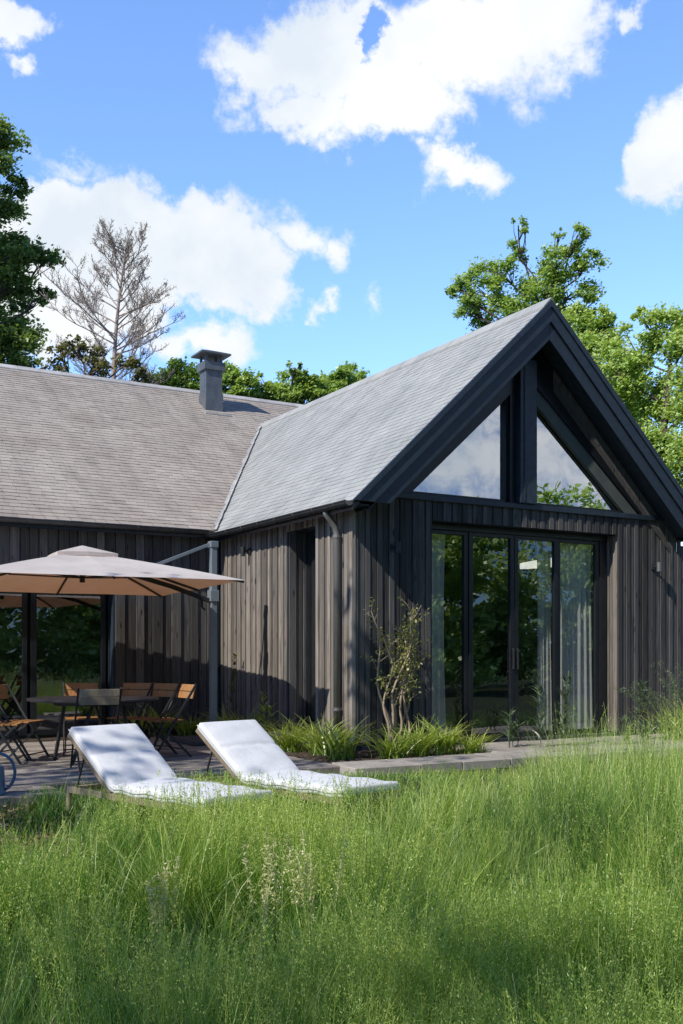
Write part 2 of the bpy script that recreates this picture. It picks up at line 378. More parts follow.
# rake fascias, two tiers, and soffit
YF = -0.42
def rake(name, sgn, tiers):
    for off, wd, y0, y1, tone in tiers:
        mb = MB()
        ze = 3.05
        # outer polygon in x,z for the left side
        x_in = XM - (wing_z(XM) - off - wd - ze) / SL
        x_out = XM - (wing_z(XM) - off - ze) / SL
        poly = [(x_out, ze), (x_in, ze), (XM, PK - off - wd), (XM, PK - off)]
        if sgn > 0: poly = [(W - x, z) for x, z in poly][::-1]
        mb.prism(poly, 1, y0, y1, tone)
        mb.build(name, M['black_wood'], house, 0.005)
tiers = [(0.0, 0.10, YF - 0.05, YF - 0.012, 0.9), (0.102, 0.20, YF - 0.03, YF - 0.004, 0.6), (0.304, 0.24, YF, YF + 0.04, 0.3)]
rake('rake_fascia', -1, tiers); rake('rake_fascia', 1, tiers)
for sgn in (-1, 1):
    def mx(x): return x if sgn < 0 else W - x
    xs = [(-0.15, XM)]
    mb = MB()
    nb = 5
    for k in range(nb):
        y0 = YF + 0.045 + (0.0 - YF - 0.05) * k / nb; y1 = YF + 0.04 + (0.0 - YF - 0.05) * (k + 1) / nb
        xa, xb = 0.02, XM
        za, zb = wing_z(xa) - 0.34, wing_z(xb) - 0.34
        p = [(mx(xa), y0, za - 0.02), (mx(xb), y0, zb - 0.02), (mx(xb), y1, zb - 0.02), (mx(xa), y1, za - 0.02), (mx(xa), y0, za), (mx(xb), y0, zb), (mx(xb), y1, zb), (mx(xa), y1, za)]
        mb.hexa(p, random.random())
    mb.build('soffit', M['black_wood'], house)
# purlin ends under the right rake
# roof slabs
rs = MB()
for sgn in (-1, 1):
    xa = -0.24 if sgn < 0 else W + 0.25
    for_z = PK - SL * (XM + (0.24 if sgn < 0 else 0.25))
    rs.hexa([(xa, YF + 0.005, for_z - 0.14), (XM, YF + 0.005, PK - 0.14), (XM, 8.75, PK - 0.14), (xa, 8.75, for_z - 0.14), (xa, YF + 0.005, for_z - 0.03), (XM, YF + 0.005, PK - 0.03), (XM, 8.75, PK - 0.03), (xa, 8.75, for_z - 0.03)], 0.5)
rs.build('wing_roof', M['black_frame'], house)
def slates(name, mat, origin, along, upv, nrm, length, run, tile, course, keep, parent, thick=0.011):
    """courses of individual slates; keep(point) decides whether a slate is laid"""
    origin, along, upv, nrm = map(Vector, (origin, along, upv, nrm))
    V = []; F = []; T = []
    nc = int(run / course)
    for j in range(nc):
        jit = random.uniform(-0.004, 0.004)
        x = -random.random() * tile
        while x < length:
            w = tile * random.uniform(0.85, 1.15)
            a, b = max(0, x), min(length, x + w - 0.004)
            x += w
            if b - a < 0.03: continue
            s0 = j * course + jit * 0.4 + random.uniform(-0.002, 0.002); s1 = (j + 1) * course + course * 0.9
            s1 = min(s1, run)
            c = origin + along * ((a + b) / 2) + upv * (s0 + course * 0.5)
            if not keep(c): continue
            th = thick * random.uniform(0.85, 1.2)
            t = min(1, max(0, random.gauss(0.5, 0.2)))
            o = len(V)
            for (l, s, h) in ((a, s0, th), (b, s0, th), (b, s1, 0.002), (a, s1, 0.002), (a, s0, -0.01), (b, s0, -0.01)):
                V.append(origin + along * l + upv * s + nrm * h); T.append(t)
            F += [(o, o + 1, o + 2, o + 3), (o + 4, o + 5, o + 1, o)]
    mb = MB(); mb.v = [tuple(v) for v in V]; mb.f = F; mb.t = T
    return mb.build(name, mat, parent)
n_l = Vector((-SL, 0, 1)).normalized(); u_l = Vector((1, 0, SL)).normalized()
runw = (XM + 0.25) * math.sqrt(1 + SL * SL)
slates('wing_slates', M['slate_grey'], (-0.25, YF - 0.03, PK - SL * (XM + 0.25) - 0.02), (0, 1, 0), u_l, n_l, 9.2, runw, 0.18, 0.112,
       lambda c: main_z(c.y) < c.z + 0.10 or c.y < LY0, house)
n_r = Vector((SL, 0, 1)).normalized(); u_r = Vector((-1, 0, SL)).normalized()
slates('wing_slates', M['slate_grey'], (W + 0.26, YF - 0.03, PK - SL * (XM + 0.26) - 0.02), (0, 1, 0), u_r, n_r, 9.2, runw, 0.3, 0.27, lambda c: main_z(c.y) < c.z + 0.1 or c.y < LY0, house)
# main roof
MX0, MX1 = -9.5, 9.0
zr0 = main_z(LY0)
ms = MB()
ms.hexa([(MX0, LY0, zr0 - 0.14), (MX1, LY0, zr0 - 0.14), (MX1, LYR, LZR - 0.14), (MX0, LYR, LZR - 0.14), (MX0, LY0, zr0 - 0.03), (MX1, LY0, zr0 - 0.03), (MX1, LYR, LZR - 0.03), (MX0, LYR, LZR - 0.03)])
ms.hexa([(MX0, LYR, LZR - 0.14), (MX1, LYR, LZR - 0.14), (MX1, 16.46, zr0 - 0.14), (MX0, 16.46, zr0 - 0.14), (MX0, LYR, LZR - 0.03), (MX1, LYR, LZR - 0.03), (MX1, 16.46, zr0 - 0.03), (MX0, 16.46, zr0 - 0.03)])
ms.build('main_roof', M['black_frame'], house)
u_m = Vector((0, 1, LS)).normalized(); n_m = Vector((0, -LS, 1)).normalized()
runm = (LYR - LY0) * math.sqrt(1 + LS * LS)
slates('main_slates', M['slate_warm'], (MX0, LY0 - 0.02, zr0 - 0.02), (1, 0, 0), u_m, n_m, 18, runm, 0.19, 0.128,
       lambda c: wing_z(c.x) < c.z + 0.10 or c.x < -0.3 or c.x > W + 0.3, house, 0.017)
# ridge caps and valley flashing
rc = MB()
k = 0; y = YF - 0.03
while y < 8.7:
    e = min(y + 0.45, 8.75)
    rc.prism([(XM - 0.13, PK - 0.105), (XM, PK + 0.035), (XM + 0.13, PK - 0.105), (XM + 0.13, PK - 0.125), (XM, PK + 0.01), (XM - 0.13, PK - 0.125)], 1, y, e - 0.006, random.random()); y = e
rc.build('wing_ridge_cap', M['slate_grey'], house)
rc = MB(); x = MX0
while x < MX1:
    e = x + 0.45
    pr = [(LYR - 0.13, LZR - 0.05), (LYR, LZR + 0.045), (LYR + 0.13, LZR - 0.05), (LYR + 0.13, LZR - 0.07), (LYR, LZR + 0.02), (LYR - 0.13, LZR - 0.07)]
    rc.prism(pr, 0, x, e - 0.006, random.random()); x = e
rc.build('main_ridge_cap', M['lead'], house)
vf = MB(); zz = 3.12
while zz < 5.9:
    z1 = zz + random.uniform(0.08, 0.16)
    def vp(z): return Vector((XM - (PK - z) / SL, LYR - (LZR - z) / LS, z))
    p, q = vp(zz), vp(z1)
    a = random.uniform(0.03, 0.075); b = random.uniform(0.05, 0.085)
    up0 = 0.032
    lm = Vector((-1, 0, 0)) * a; lw = Vector((0, -0.0, 0))
    # strip on the main roof side and strip on the wing side
    vf.hexa([p + lm + n_m * 0.02, q + lm + n_m * 0.02, q + n_m * 0.02, p + n_m * 0.02, p + lm + n_m * up0, q + lm + n_m * up0, q + n_m * up0, p + n_m * up0], random.random())
    d2 = Vector((0, -1, 0)) * b
    vf.hexa([p + d2 + n_l * 0.02, q + d2 + n_l * 0.02, q + n_l * 0.02, p + n_l * 0.02, p + d2 + n_l * up0, q + d2 + n_l * up0, q + n_l * up0, p + n_l * up0], random.random())
    zz = z1 - 0.005
vf.build('valley_flashing', M['lead'], house)
# long wall of the wing (faces -X)
SY0, SY1, SZ0, SZ1 = 0.94, 1.76, 0.18, 2.9
lw = MB()
lw.box(0.0, 0.28, 0.32, SY0 - 0.03, -0.2, 2.97).box(0.0, 0.28, SY1 + 0.03, 4.3, -0.2, 2.97).box(0.0, 0.28, SY0 - 0.03, SY1 + 0.03, -0.2, SZ0 - 0.02).box(0.0, 0.28, SY0 - 0.03, SY1 + 0.03, SZ1 + 0.02, 2.97)
lw.build('long_wall', M['black_wood'], house)
lb = MB()
def put_long(mb, a, b, n, s, e, t): mb.box(-n, 0.0015, a, b, s, e, t)
boards_run(lb, 0.03, 4.15, 0.06, 3.0, put_long, holes=[(SY0, SY1, SZ0, SZ1)], w=0.088)
lb.build('long_wall_cladding', M['boards'], house)
MB().box(-0.032, 0.028, -0.032, 0.028, 0.02, 3.0, 0.95).build('corner_board', M['boards'], house, 0.004)
rv = MB()
def put_rv(y, sgn):
    def f(mb, a, b, n, s, e, t): mb.box(a, b, min(y, y + sgn * n), max(y, y + sgn * n), s, e, t)
    return f
boards_run(rv, 0.003, 0.34, SZ0, SZ1, put_rv(SY1 + 0.028, -1), w=0.11)
boards_run(rv, 0.003, 0.34, SZ0, SZ1, put_rv(SY0 - 0.028, 1), w=0.11)
rv.build('slot_lining', M['boards_gable'], house)
MB().box(0.003, 0.36, SY0, SY1, SZ1, SZ1 + 0.018).build('slot_head', M['black_wood'], house)
MB().box(-0.10, 0.36, SY0 - 0.02, SY1 + 0.02, SZ0 - 0.05, SZ0).build('slot_sill', M['dark_zinc'], house, 0.004)
sw = MB(); 
for (a, b, c, d) in ((SY0, SY0 + .06, SZ0, SZ1), (SY1 - .06, SY1, SZ0, SZ1), (SY0 + .06, SY1 - .06, SZ0, SZ0 + .06), (SY0 + .06, SY1 - .06, SZ1 - .06, SZ1)):
    sw.box(0.27, 0.34, a, b, c, d)
swo = sw.build('slot_window', M['black_frame'], house)
MB().add([(0.30, SY0, SZ0), (0.30, SY1, SZ0), (0.30, SY1, SZ1), (0.30, SY0, SZ1)], [(0, 1, 2, 3)]).build('pane', M['glass'], swo)
# right wall of the wing and interior shell
MB().box(W - 0.02, W + 0.21, 0.31, 8.0, -0.2, 2.97).build('side_wall', M['boards_gable'], house)
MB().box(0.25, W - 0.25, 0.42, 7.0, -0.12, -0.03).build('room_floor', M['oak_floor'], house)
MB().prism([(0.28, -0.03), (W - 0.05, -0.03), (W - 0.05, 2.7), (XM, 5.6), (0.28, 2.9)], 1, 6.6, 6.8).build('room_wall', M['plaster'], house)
# sliding doors
DY = 0.22
ZT, ZB = 2.86, -0.02
xsd = [1.23, 1.99, 2.80, 3.62, 4.44]
MB().box(RX0 + 0.01, RX1 - 0.03, DY - 0.05, DY + 0.06, ZT, RZ1 - 0.003).build('door_header', M['black_frame'], house, 0.004)
MB().box(4.445, RX1 - 0.03, DY - 0.03, DY + 0.03, ZB, ZT - 0.002).build('door_post', M['black_frame'], house, 0.004)
MB().box(RX0 - 0.02, RX1 + 0.02, 0.05, DY + 0.06, -0.10, ZB).build('door_threshold', M['dark_zinc'], house, 0.004)
for i in range(4):
    a, b = xsd[i] + 0.004, xsd[i + 1] - 0.004
    yy = DY + (0.0 if i in (1, 2) else 0.012)
    f = MB()
    wl = 0.07 if i != 3 else 0.05
    f.box(a, a + wl, yy - 0.03, yy + 0.03, ZB, ZT - 0.002).box(b - 0.07, b, yy - 0.03, yy + 0.03, ZB, ZT - 0.002)
    f.box(a + wl, b - 0.07, yy - 0.03, yy + 0.03, ZB, ZB + 0.07).box(a + wl, b - 0.07, yy - 0.03, yy + 0.03, ZT - 0.055, ZT - 0.002)
    fo = f.build('sliding_door', M['black_frame'], house, 0.004)
    MB().add([(a + 0.02, yy, ZB + 0.02), (b - 0.02, yy, ZB + 0.02), (b - 0.02, yy, ZT - 0.02), (a + 0.02, yy, ZT - 0.02)], [(0, 1, 2, 3)]).build('pane', M['glass'], fo)
    if i in (1, 2):
        hx = b - 0.035 if i == 1 else a + 0.035
        MB().bar((hx, yy - 0.06, 0.95), (hx, yy - 0.06, 1.25), 0.02).bar((hx, yy - 0.03, 0.97), (hx, yy - 0.06, 0.97), 0.015).bar((hx, yy - 0.03, 1.23), (hx, yy - 0.06, 1.23), 0.015).build('handle', M['dark_steel'], fo)
# main wing front wall (faces -Y at Y = 4.17)
MY = 4.17
OX0, OX1, OZ1 = -6.3, -1.79, 2.16
mw = MB()
mw.box(MX0 + 0.3, OX0 - 0.03, MY, MY + 0.3, -0.2, 2.98).box(OX1 + 0.03, -0.002, MY, MY + 0.3, -0.2, 2.98).box(OX0 - 0.03, OX1 + 0.03, MY, MY + 0.3, OZ1 + 0.02, 2.98)
mw.build('main_wall', M['black_wood'], house)
mbx = MB()
def put_main(mb, a, b, n, s, e, t): mb.box(a, b, MY - n, MY + 0.0015, s, e, t)
boards_run(mbx, MX0 + 0.3, -0.03, 0.05, 3.02, put_main, holes=[(OX0, OX1, -1, OZ1)], w=0.15, depth=0.04)
mbx.build('main_cladding', M['boards_gable'], house)
MB().box(OX0, OX1, MY + 0.003, MY + 0.34, OZ1, OZ1 + 0.018).build('opening_head', M['black_wood'], house)
jm = MB(); boards_run(jm, MY + 0.003, MY + 0.30, -0.05, OZ1 - 0.004, put_jl(OX1 + 0.028, -1), w=0.1); jm.build('opening_lining', M['black_wood'], house)
GY = MY + 0.26
for a, b in ((-6.28, -4.72), (-4.70, -3.03), (-2.98, -1.83)):
    f = MB()
    f.box(a, a + 0.09, GY - 0.03, GY + 0.03, -0.06, OZ1 - 0.002).box(b - 0.07, b, GY - 0.03, GY + 0.03, -0.06, OZ1 - 0.002)
    f.box(a + 0.09, b - 0.07, GY - 0.03, GY + 0.03, -0.06, 0.03).box(a + 0.09, b - 0.07, GY - 0.03, GY + 0.03, OZ1 - 0.10, OZ1 - 0.002)
    fo = f.build('patio_door', M['black_frame'], house, 0.004)
    MB().add([(a + 0.02, GY, 0), (b - 0.02, GY, 0), (b - 0.02, GY, OZ1 - 0.02), (a + 0.02, GY, OZ1 - 0.02)], [(0, 1, 2, 3)]).build('pane', M['glass'], fo)
MB().box(MX0 + 0.32, -0.01, MY + 0.32, 15.9, -0.12, -0.06).build('main_floor', M['oak_floor'], house)
MB().box(MX0 + 0.3, MX1, 15.9, 16.1, -0.2, 2.95).build('rear_wall', M['boards_gable'], house)
for xx in (MX0 + 0.3, MX1 - 0.3):
    MB().prism([(MY + 0.31, -0.2), (15.88, -0.2), (15.88, 2.9), (LYR, LZR - 0.2), (MY + 0.31, 2.98)], 0, xx, xx + 0.2).build('end_wall', M['boards_gable'], house)
MB().box(MX0 + 0.6, -0.05, 9.0, 9.15, -0.06, 2.9).build('partition', M['plaster'], house)
# gutters
def gutter(p, q, r, name):
    p, q = Vector(p), Vector(q); d = (q - p).normalized(); side = d.cross(Vector((0, 0, 1))).normalized()
    m_ = 9; V = []; F = []
    for e, P in enumerate((p, q)):
        for k in range(m_):
            a = math.pi * k / (m_ - 1)
            V.append(P + side * (math.cos(a) * r) - Vector((0, 0, 1)) * (math.sin(a) * r))
    for k in range(m_ - 1): F.append((k, k + 1, m_ + k + 1, m_ + k))
    g = MB().add(V, F)
    for s in (1, -1): g.tube([p + side * r * s, q + side * r * s], 0.011, 6)
    n_ = int((q - p).length / 0.55)
    for k in range(n_):
        c = p + d * (0.3 + k * 0.55)
        pts = [c + side * (math.cos(math.pi * t / 6) * (r + .006)) - Vector((0, 0, 1)) * (math.sin(math.pi * t / 6) * (r + .006)) for t in range(7)]
        g.tube(pts, 0.007, 5)
    o = g.build(name, M['dark_zinc'], house, smooth=True)
    for e, P in ((0, p), (1, q)):
        ring = [P + side * (math.cos(math.pi * k / 8) * r) - Vector((0, 0, 1)) * (math.sin(math.pi * k / 8) * r) for k in range(9)]
        c = MB().prism([(0, 0)] * 0 or [(k, 0) for k in range(3)], 2, 0, 0.001) if False else MB().add(ring, [tuple(range(9))])
        c.build('gutter_end', M['zinc'], o)
    return o
gz = PK - SL * (XM + 0.25) - 0.02
gutter((-0.285, YF + 0.02, gz), (-0.285, 3.86, gz), 0.06, 'wing_gutter')
gutter((MX0, LY0 - 0.05, zr0 - 0.03), (-0.355, LY0 - 0.05, zr0 - 0.03), 0.06, 'main_gutter')
MB().box(-0.222, -0.195, YF + 0.06, 3.88, gz - 0.10, gz - 0.005).build('eave_fascia', M['black_frame'], house)
MB().box(-0.194, 0.03, YF + 0.06, 3.95, gz - 0.04, gz - 0.02).build('eave_soffit', M['black_wood'], house)
MB().box(MX0, -0.30, LY0 + 0.02, LY0 + 0.05, zr0 - 0.14, zr0 - 0.02).build('main_eave_fascia', M['black_frame'], house)
MB().box(MX0, -0.03, LY0 + 0.05, MY - 0.045, zr0 - 0.09, zr0 - 0.07).build('main_eave_soffit', M['black_wood'], house)
# downpipe with elbow and brackets
PY = 0.24
dp = MB().tube([(-0.255, PY, gz - 0.05), (-0.25, PY, gz - 0.09), (-0.20, PY, gz - 0.15), (-0.125, PY, gz - 0.24), (-0.095, PY, gz - 0.33), (-0.095, PY, 0.02)], 0.045, 14)
dpo = dp.build('downpipe', M['zinc'], house, smooth=True)
for z in (gz - 0.37, 0.45):
    MB().tube([(-0.095, PY, z - 0.02), (-0.095, PY, z + 0.02)], 0.054, 14).box(-0.05, -0.02, PY - 0.02, PY + 0.02, z - 0.012, z + 0.012).build('pipe_bracket', M['zinc'], dpo)
# chimney
cx, cy = 2.03, 9.32
ch = MB().box(cx - 0.19, cx + 0.19, cy - 0.17, cy + 0.17, 5.9, 7.30, 0.5).box(cx - 0.205, cx + 0.205, cy - 0.185, cy + 0.185, 5.9, 6.72, 0.4)
cho = ch.build('chimney', M['chimney_steel'], house, 0.008)
MB().box(cx - 0.24, cx + 0.24, cy - 0.22, cy + 0.22, 7.20, 7.38).build('chimney_collar', M['chimney_steel'], cho, 0.01)
cp = MB()
for a in (-0.17, 0.17):
    for b in (-0.14, 0.14): cp.box(cx + a - 0.025, cx + a + 0.025, cy + b - 0.025, cy + b + 0.025, 7.38, 7.535)
cp.box(cx - 0.34, cx + 0.34, cy - 0.30, cy + 0.30, 7.53, 7.565)
cp.hexa([(cx - 0.34, cy - 0.30, 7.566), (cx + 0.34, cy - 0.30, 7.566), (cx + 0.34, cy + 0.30, 7.566), (cx - 0.34, cy + 0.30, 7.566), (cx - 0.12, cy - 0.1, 7.64), (cx + 0.12, cy - 0.1, 7.64), (cx + 0.12, cy + 0.1, 7.64), (cx - 0.12, cy + 0.1, 7.64)])
cp.build('chimney_cap', M['chimney_steel'], cho, 0.004)
MB().box(cx - 0.30, cx + 0.30, cy - 0.42, cy - 0.19, main_z(cy - 0.42) + 0.02, main_z(cy - 0.42) + 0.05).build('chimney_flashing', M['lead'], cho)
# outdoor wall lamps: bracket, arm and downward spot
def wall_lamp(p, nrm, metal='dark_steel'):
    p = Vector(p); n = Vector(nrm); s = n.cross(Vector((0, 0, 1)))
    b = MB().bar(p - s * 0.045, p + s * 0.045, 0.03, 0.09, up=(0, 0, 1))
    o = b.build('wall_lamp', M['dark_steel'], house, 0.003)
    MB().tube([p + n * 0.01, p + n * 0.10], 0.012, 8).build('lamp_arm', M['dark_steel'], o)
    MB().tube([p + n * 0.11 + Vector((0, 0, 0.06)), p + n * 0.11 - Vector((0, 0, 0.08))], 0.036, 14).build('lamp_head', M[metal], o, smooth=False)
wall_lamp((5.34, -0.03, 2.50), (0, -1, 0), 'zinc'); wall_lamp((0.60, -0.03, 2.55), (0, -1, 0)); wall_lamp((-0.03, 3.02, 2.73), (-1, 0, 0))

# ------------------------------------------------------------------ curtains and interior things
def curtain(x0, x1, y, z0, z1, waves, amp, label, gather=0.0):
    nx, nz = 64, 10
    V = []; T = []
    for j in range(nz + 1):
        v = j / nz
        for i in range(nx + 1):
            u = i / nx
            x = x0 + (x1 - x0) * u; xc = (x0 + x1) / 2
            x = xc + (x - xc) * (1 - gather * math.sin(math.pi * (1 - v)) )
            V.append((x + 0.01 * math.sin(9 * u + 3 * v), y + amp * math.sin(2 * math.pi * waves * u + 0.7 * math.sin(5 * u)) * (0.6 + 0.5 * (1 - v)), z0 + (z1 - z0) * v)); T.append(0.5)
    F = [(j * (nx + 1) + i, j * (nx + 1) + i + 1, (j + 1) * (nx + 1) + i + 1, (j + 1) * (nx + 1) + i) for j in range(nz) for i in range(nx)]
    mb = MB(); mb.v = V; mb.f = F; mb.t = T
    o = mb.build('curtain', M['curtain'], None, smooth=True)
    return tag(o, label, 'curtain')
curtain(1.30, 1.72, 0.38, 0.0, 2.84, 4, 0.035, 'narrow sheer white curtain hanging behind the leftmost glass door', 0.12)
curtain(3.40, 3.66, 0.40, 0.0, 2.84, 4, 0.035, 'thin gathered sheer curtain behind the middle of the glazing', 0.1)
curtain(3.76, 4.42, 0.36, 0.0, 2.84, 6, 0.045, 'wide bright sheer curtain hanging at the right end of the glass doors')
pl_ = thing('white_panel', 'white flat panel with added glow hanging inside behind the third glass door', 'lamp', (4.93, 2.2, 0))
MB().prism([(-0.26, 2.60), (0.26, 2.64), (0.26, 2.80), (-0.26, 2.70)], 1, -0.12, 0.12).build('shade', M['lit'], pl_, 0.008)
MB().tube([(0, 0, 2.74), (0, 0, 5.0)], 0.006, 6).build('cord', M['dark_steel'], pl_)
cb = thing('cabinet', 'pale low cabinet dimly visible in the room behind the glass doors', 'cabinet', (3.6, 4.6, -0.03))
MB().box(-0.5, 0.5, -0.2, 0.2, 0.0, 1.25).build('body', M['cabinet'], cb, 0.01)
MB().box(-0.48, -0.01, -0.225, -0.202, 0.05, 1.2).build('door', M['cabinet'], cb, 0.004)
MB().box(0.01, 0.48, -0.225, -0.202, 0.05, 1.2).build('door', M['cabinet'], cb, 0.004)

# ------------------------------------------------------------------ ground, deck, terrace, bed
def gz_at(x, y):
    t = np.clip((-np.asarray(y, float) - 2.0) / 7.0, 0, 1); t = t * t * (3 - 2 * t)
    return -0.15 - 0.27 * t + 0.012 * np.sin(1.9 * np.asarray(x)) * np.cos(1.3 * np.asarray(y))
def ground():
    def axis(c, near, far, n):
        a = np.linspace(0, 1, n); return np.concatenate([c - near - (far - near) * (a[::-1][:-1] ** 2.5), np.linspace(c - near, c + near, 70), c + near + (far - near) * (a[1:] ** 2.5)])
    xs, ys = axis(-3, 14, 400, 12), axis(-4, 12, 400, 12)
    X, Y = np.meshgrid(xs, ys); Z = gz_at(X, Y)
    Z = np.where((Y > 0.2), -0.20, Z)
    V = np.stack([X, Y, Z], -1).reshape(-1, 3); nx, ny = len(xs), len(ys)
    i = np.arange(ny - 1)[:, None] * nx + np.arange(nx - 1)[None, :]
    F = np.stack([i, i + 1, i + nx + 1, i + nx], -1).reshape(-1, 4)
    m, nt, N, L = nodes_of('ground_turf')
    out = N.new('ShaderNodeOutputMaterial'); b = N.new('ShaderNodeBsdfPrincipled'); b.inputs['Roughness'].default_value = 0.95
    mp = mapping(N, L, (1, 1, 1)); n1 = noise(N, L, mp.outputs[0], 0.35, 5); n2 = noise(N, L, mp.outputs[0], 14, 6, 0.7)
    r1 = ramp(N, [(0.35, (0.03, 0.05, 0.014)), (0.65, (0.055, 0.095, 0.02))]); L.new(n1.outputs[0], r1.inputs[0])
    r2 = ramp(N, [(0.35, (0.35, 0.3, 0.25)), (0.7, (1, 1, 1))]); L.new(n2.outputs[0], r2.inputs[0])
    L.new(mix(N, L, 1.0, r1.outputs[0], r2.outputs[0], 'MULTIPLY'), b.inputs['Base Color'])
    bp = N.new('ShaderNodeBump'); bp.inputs['Strength'].default_value = 0.8; bp.inputs['Distance'].default_value = 0.05
    L.new(n2.outputs[0], bp.inputs['Height']); L.new(bp.outputs[0], b.inputs['Normal']); L.new(b.outputs[0], out.inputs[0])
    kind(np_mesh('ground', V, F, np.full(len(V), 0.5), m), 'structure')
ground()
dk = MB()
def planks(x0, x1, y0, y1):
    y = y0
    while y < y1 - 0.02:
        e = min(y + 0.135, y1); x = x0
        while x < x1 - 0.01:
            q = min(x + random.uniform(1.6, 3.4), x1)
            h = random.uniform(-0.003, 0.003)
            dk.box(x, q - 0.004, y, e - 0.008, -0.115 + h, -0.08 + h, random.random()); x = q
        y = e
planks(-9.4, -0.98, -1.46, 3.55)
planks(-9.4, -4.28, -2.21, -1.46)
dk.box(-9.4, -4.28, -2.235, -2.213, -0.24, -0.083, 0.3).box(-4.279, -4.257, -2.235, -1.485, -0.24, -0.083, 0.4).box(-4.256, -0.98, -1.485, -1.463, -0.24, -0.083, 0.35)
kind(dk.build('wooden_deck', M['deck'], None, 0.003, seg=1), 'structure')
tr = MB()
y = -1.95
while y < -1.30:
    x = -0.95 + random.uniform(-0.3, 0)
    while x < 9:
        w = random.uniform(0.5, 0.95)
        tr.box(x, x + w - 0.012, y, y + 0.348, -0.16, -0.055 + random.uniform(-0.004, 0.004), random.random()); x += w
    y += 0.36
x = 1.42
while x < 6.4:
    w = random.uniform(0.5, 0.9); tr.box(x, x + w - 0.012, -1.225, -0.05, -0.16, -0.055 + random.uniform(-0.004, 0.004), random.random()); x += w
kind(tr.build('stone_terrace', M['stone'], None, 0.006, seg=1), 'structure')
def bed(name, x0, x1, y0, y1, z):
    n = 24; V = []; F = []
    for j in range(n + 1):
        for i in range(n + 1):
            V.append((x0 + (x1 - x0) * i / n, y0 + (y1 - y0) * j / n, z + random.uniform(-0.02, 0.025)))
    F = [(j * (n + 1) + i, j * (n + 1) + i + 1, (j + 1) * (n + 1) + i + 1, (j + 1) * (n + 1) + i) for j in range(n) for i in range(n)]
    mb = MB(); mb.add(V, F); kind(mb.build(name, M['soil'], None), 'structure')
bed('planting_bed', -0.96, 0.0, -1.22, 4.14, -0.095)
bed('planting_bed', 0.001, 1.41, -1.22, -0.002, -0.095)
bed('planting_bed', -9.3, -0.965, 3.56, 4.14, -0.095)
ds = MB().box(-0.62, -0.03, 0.86, 1.80, -0.12, 0.075)
tag(ds.build('doorstep', M['stone'], None, 0.012), 'low grey stone step below the narrow slot window', 'step')

# ------------------------------------------------------------------ parasol
def sheet_mat():
    m, nt, N, L = nodes_of('taupe_parasol_cloth')
    out = N.new('ShaderNodeOutputMaterial'); d = N.new('ShaderNodeBsdfDiffuse'); t = N.new('ShaderNodeBsdfTranslucent')
    mp = mapping(N, L, (1, 1, 1)); n = noise(N, L, mp.outputs[0], 2.2, 6, 0.65)
    r = ramp(N, [(0.3, (0.60, 0.57, 0.55)), (0.55, (0.70, 0.67, 0.65)), (0.75, (0.76, 0.73, 0.71))]); L.new(n.outputs[0], r.inputs[0]); L.new(r.outputs[0], d.inputs[0])
    t.inputs[0].default_value = (0.62, 0.27, 0.11, 1)
    n2 = noise(N, L, mp.outputs[0], 90, 2); bp = N.new('ShaderNodeBump'); bp.inputs['Strength'].default_value = 0.25; bp.inputs['Distance'].default_value = 0.004
    L.new(n2.outputs[0], bp.inputs['Height']); L.new(bp.outputs[0], d.inputs['Normal'])
    x = N.new('ShaderNodeMixShader'); x.inputs[0].default_value = 0.28; L.new(d.outputs[0], x.inputs[1]); L.new(t.outputs[0], x.inputs[2]); L.new(x.outputs[0], out.inputs[0])
    return m
M['cloth'] = sheet_mat()
par = thing('parasol', 'large square taupe cantilever parasol with grey pole shading the dining table', 'parasol', (-0.985, 2.18, -0.08))
PB = Vector((-0.985, 2.18, -0.08))
def rel(p): return Vector(p) - PB
pc = Vector((-2.88, 2.08, 0)); ea = Vector((0.996, -0.087, 0)); eb = Vector((0.087, 0.996, 0))
HX, HY, ZE, ZTOP = 1.60, 1.86, 2.055, 2.50
def canopy_pt(u, v):
    k = max(abs(u), abs(v))
    z = ZTOP + (ZE - ZTOP) * (0.86 * k + 0.14 * k * k)
    return pc + ea * (u * HX) + eb * (v * HY) + Vector((0, 0, z))
cm = MB(); per = []
corner = [(1, 1), (-1, 1), (-1, -1), (1, -1)]
for q in range(4):
    a, b = corner[q], corner[(q + 1) % 4]
    for i in range(12): per.append((a[0] + (b[0] - a[0]) * i / 12, a[1] + (b[1] - a[1]) * i / 12))
NR = 10
for k in range(NR + 1):
    f = k / NR
    for i, (u, v) in enumerate(per):
        h = (i % 6) / 6; bow = 4 * h * (1 - h)
        p = canopy_pt(u * max(f, 1e-3) * (1 - 0.018 * bow * f), v * max(f, 1e-3) * (1 - 0.018 * bow * f))
        cm.v.append(tuple(rel(p) - Vector((0, 0, 0.035 * bow * f * (1.15 - f))))); cm.t.append(0.5)
n_p = len(per)
cm.f = [(k * n_p + i, k * n_p + (i + 1) % n_p, (k + 1) * n_p + (i + 1) % n_p, (k + 1) * n_p + i) for k in range(NR) for i in range(n_p)]
can = cm.build('canopy', M['cloth'], par)
vt = MB(); q = [rel(canopy_pt(a * 0.24, b * 0.2)) + Vector((0, 0, 0.055)) for a, b in ((-1, -1), (0, -1.05), (1, -1), (1.05, 0), (1, 1), (0, 1.05), (-1, 1), (-1.05, 0))]
apex = rel(pc + Vector((0, 0, ZTOP + 0.085)))
vt.add(q + [apex], [(i, (i + 1) % 8, 8) for i in range(8)])
vt.add(q + [p - Vector((0, 0, 0.05)) for p in q], [(i, i + 8, (i + 1) % 8 + 8, (i + 1) % 8) for i in range(8)])
vt.build('vent_cap', M['cloth'], can)
hubz = Vector((0, 0, 2.44))
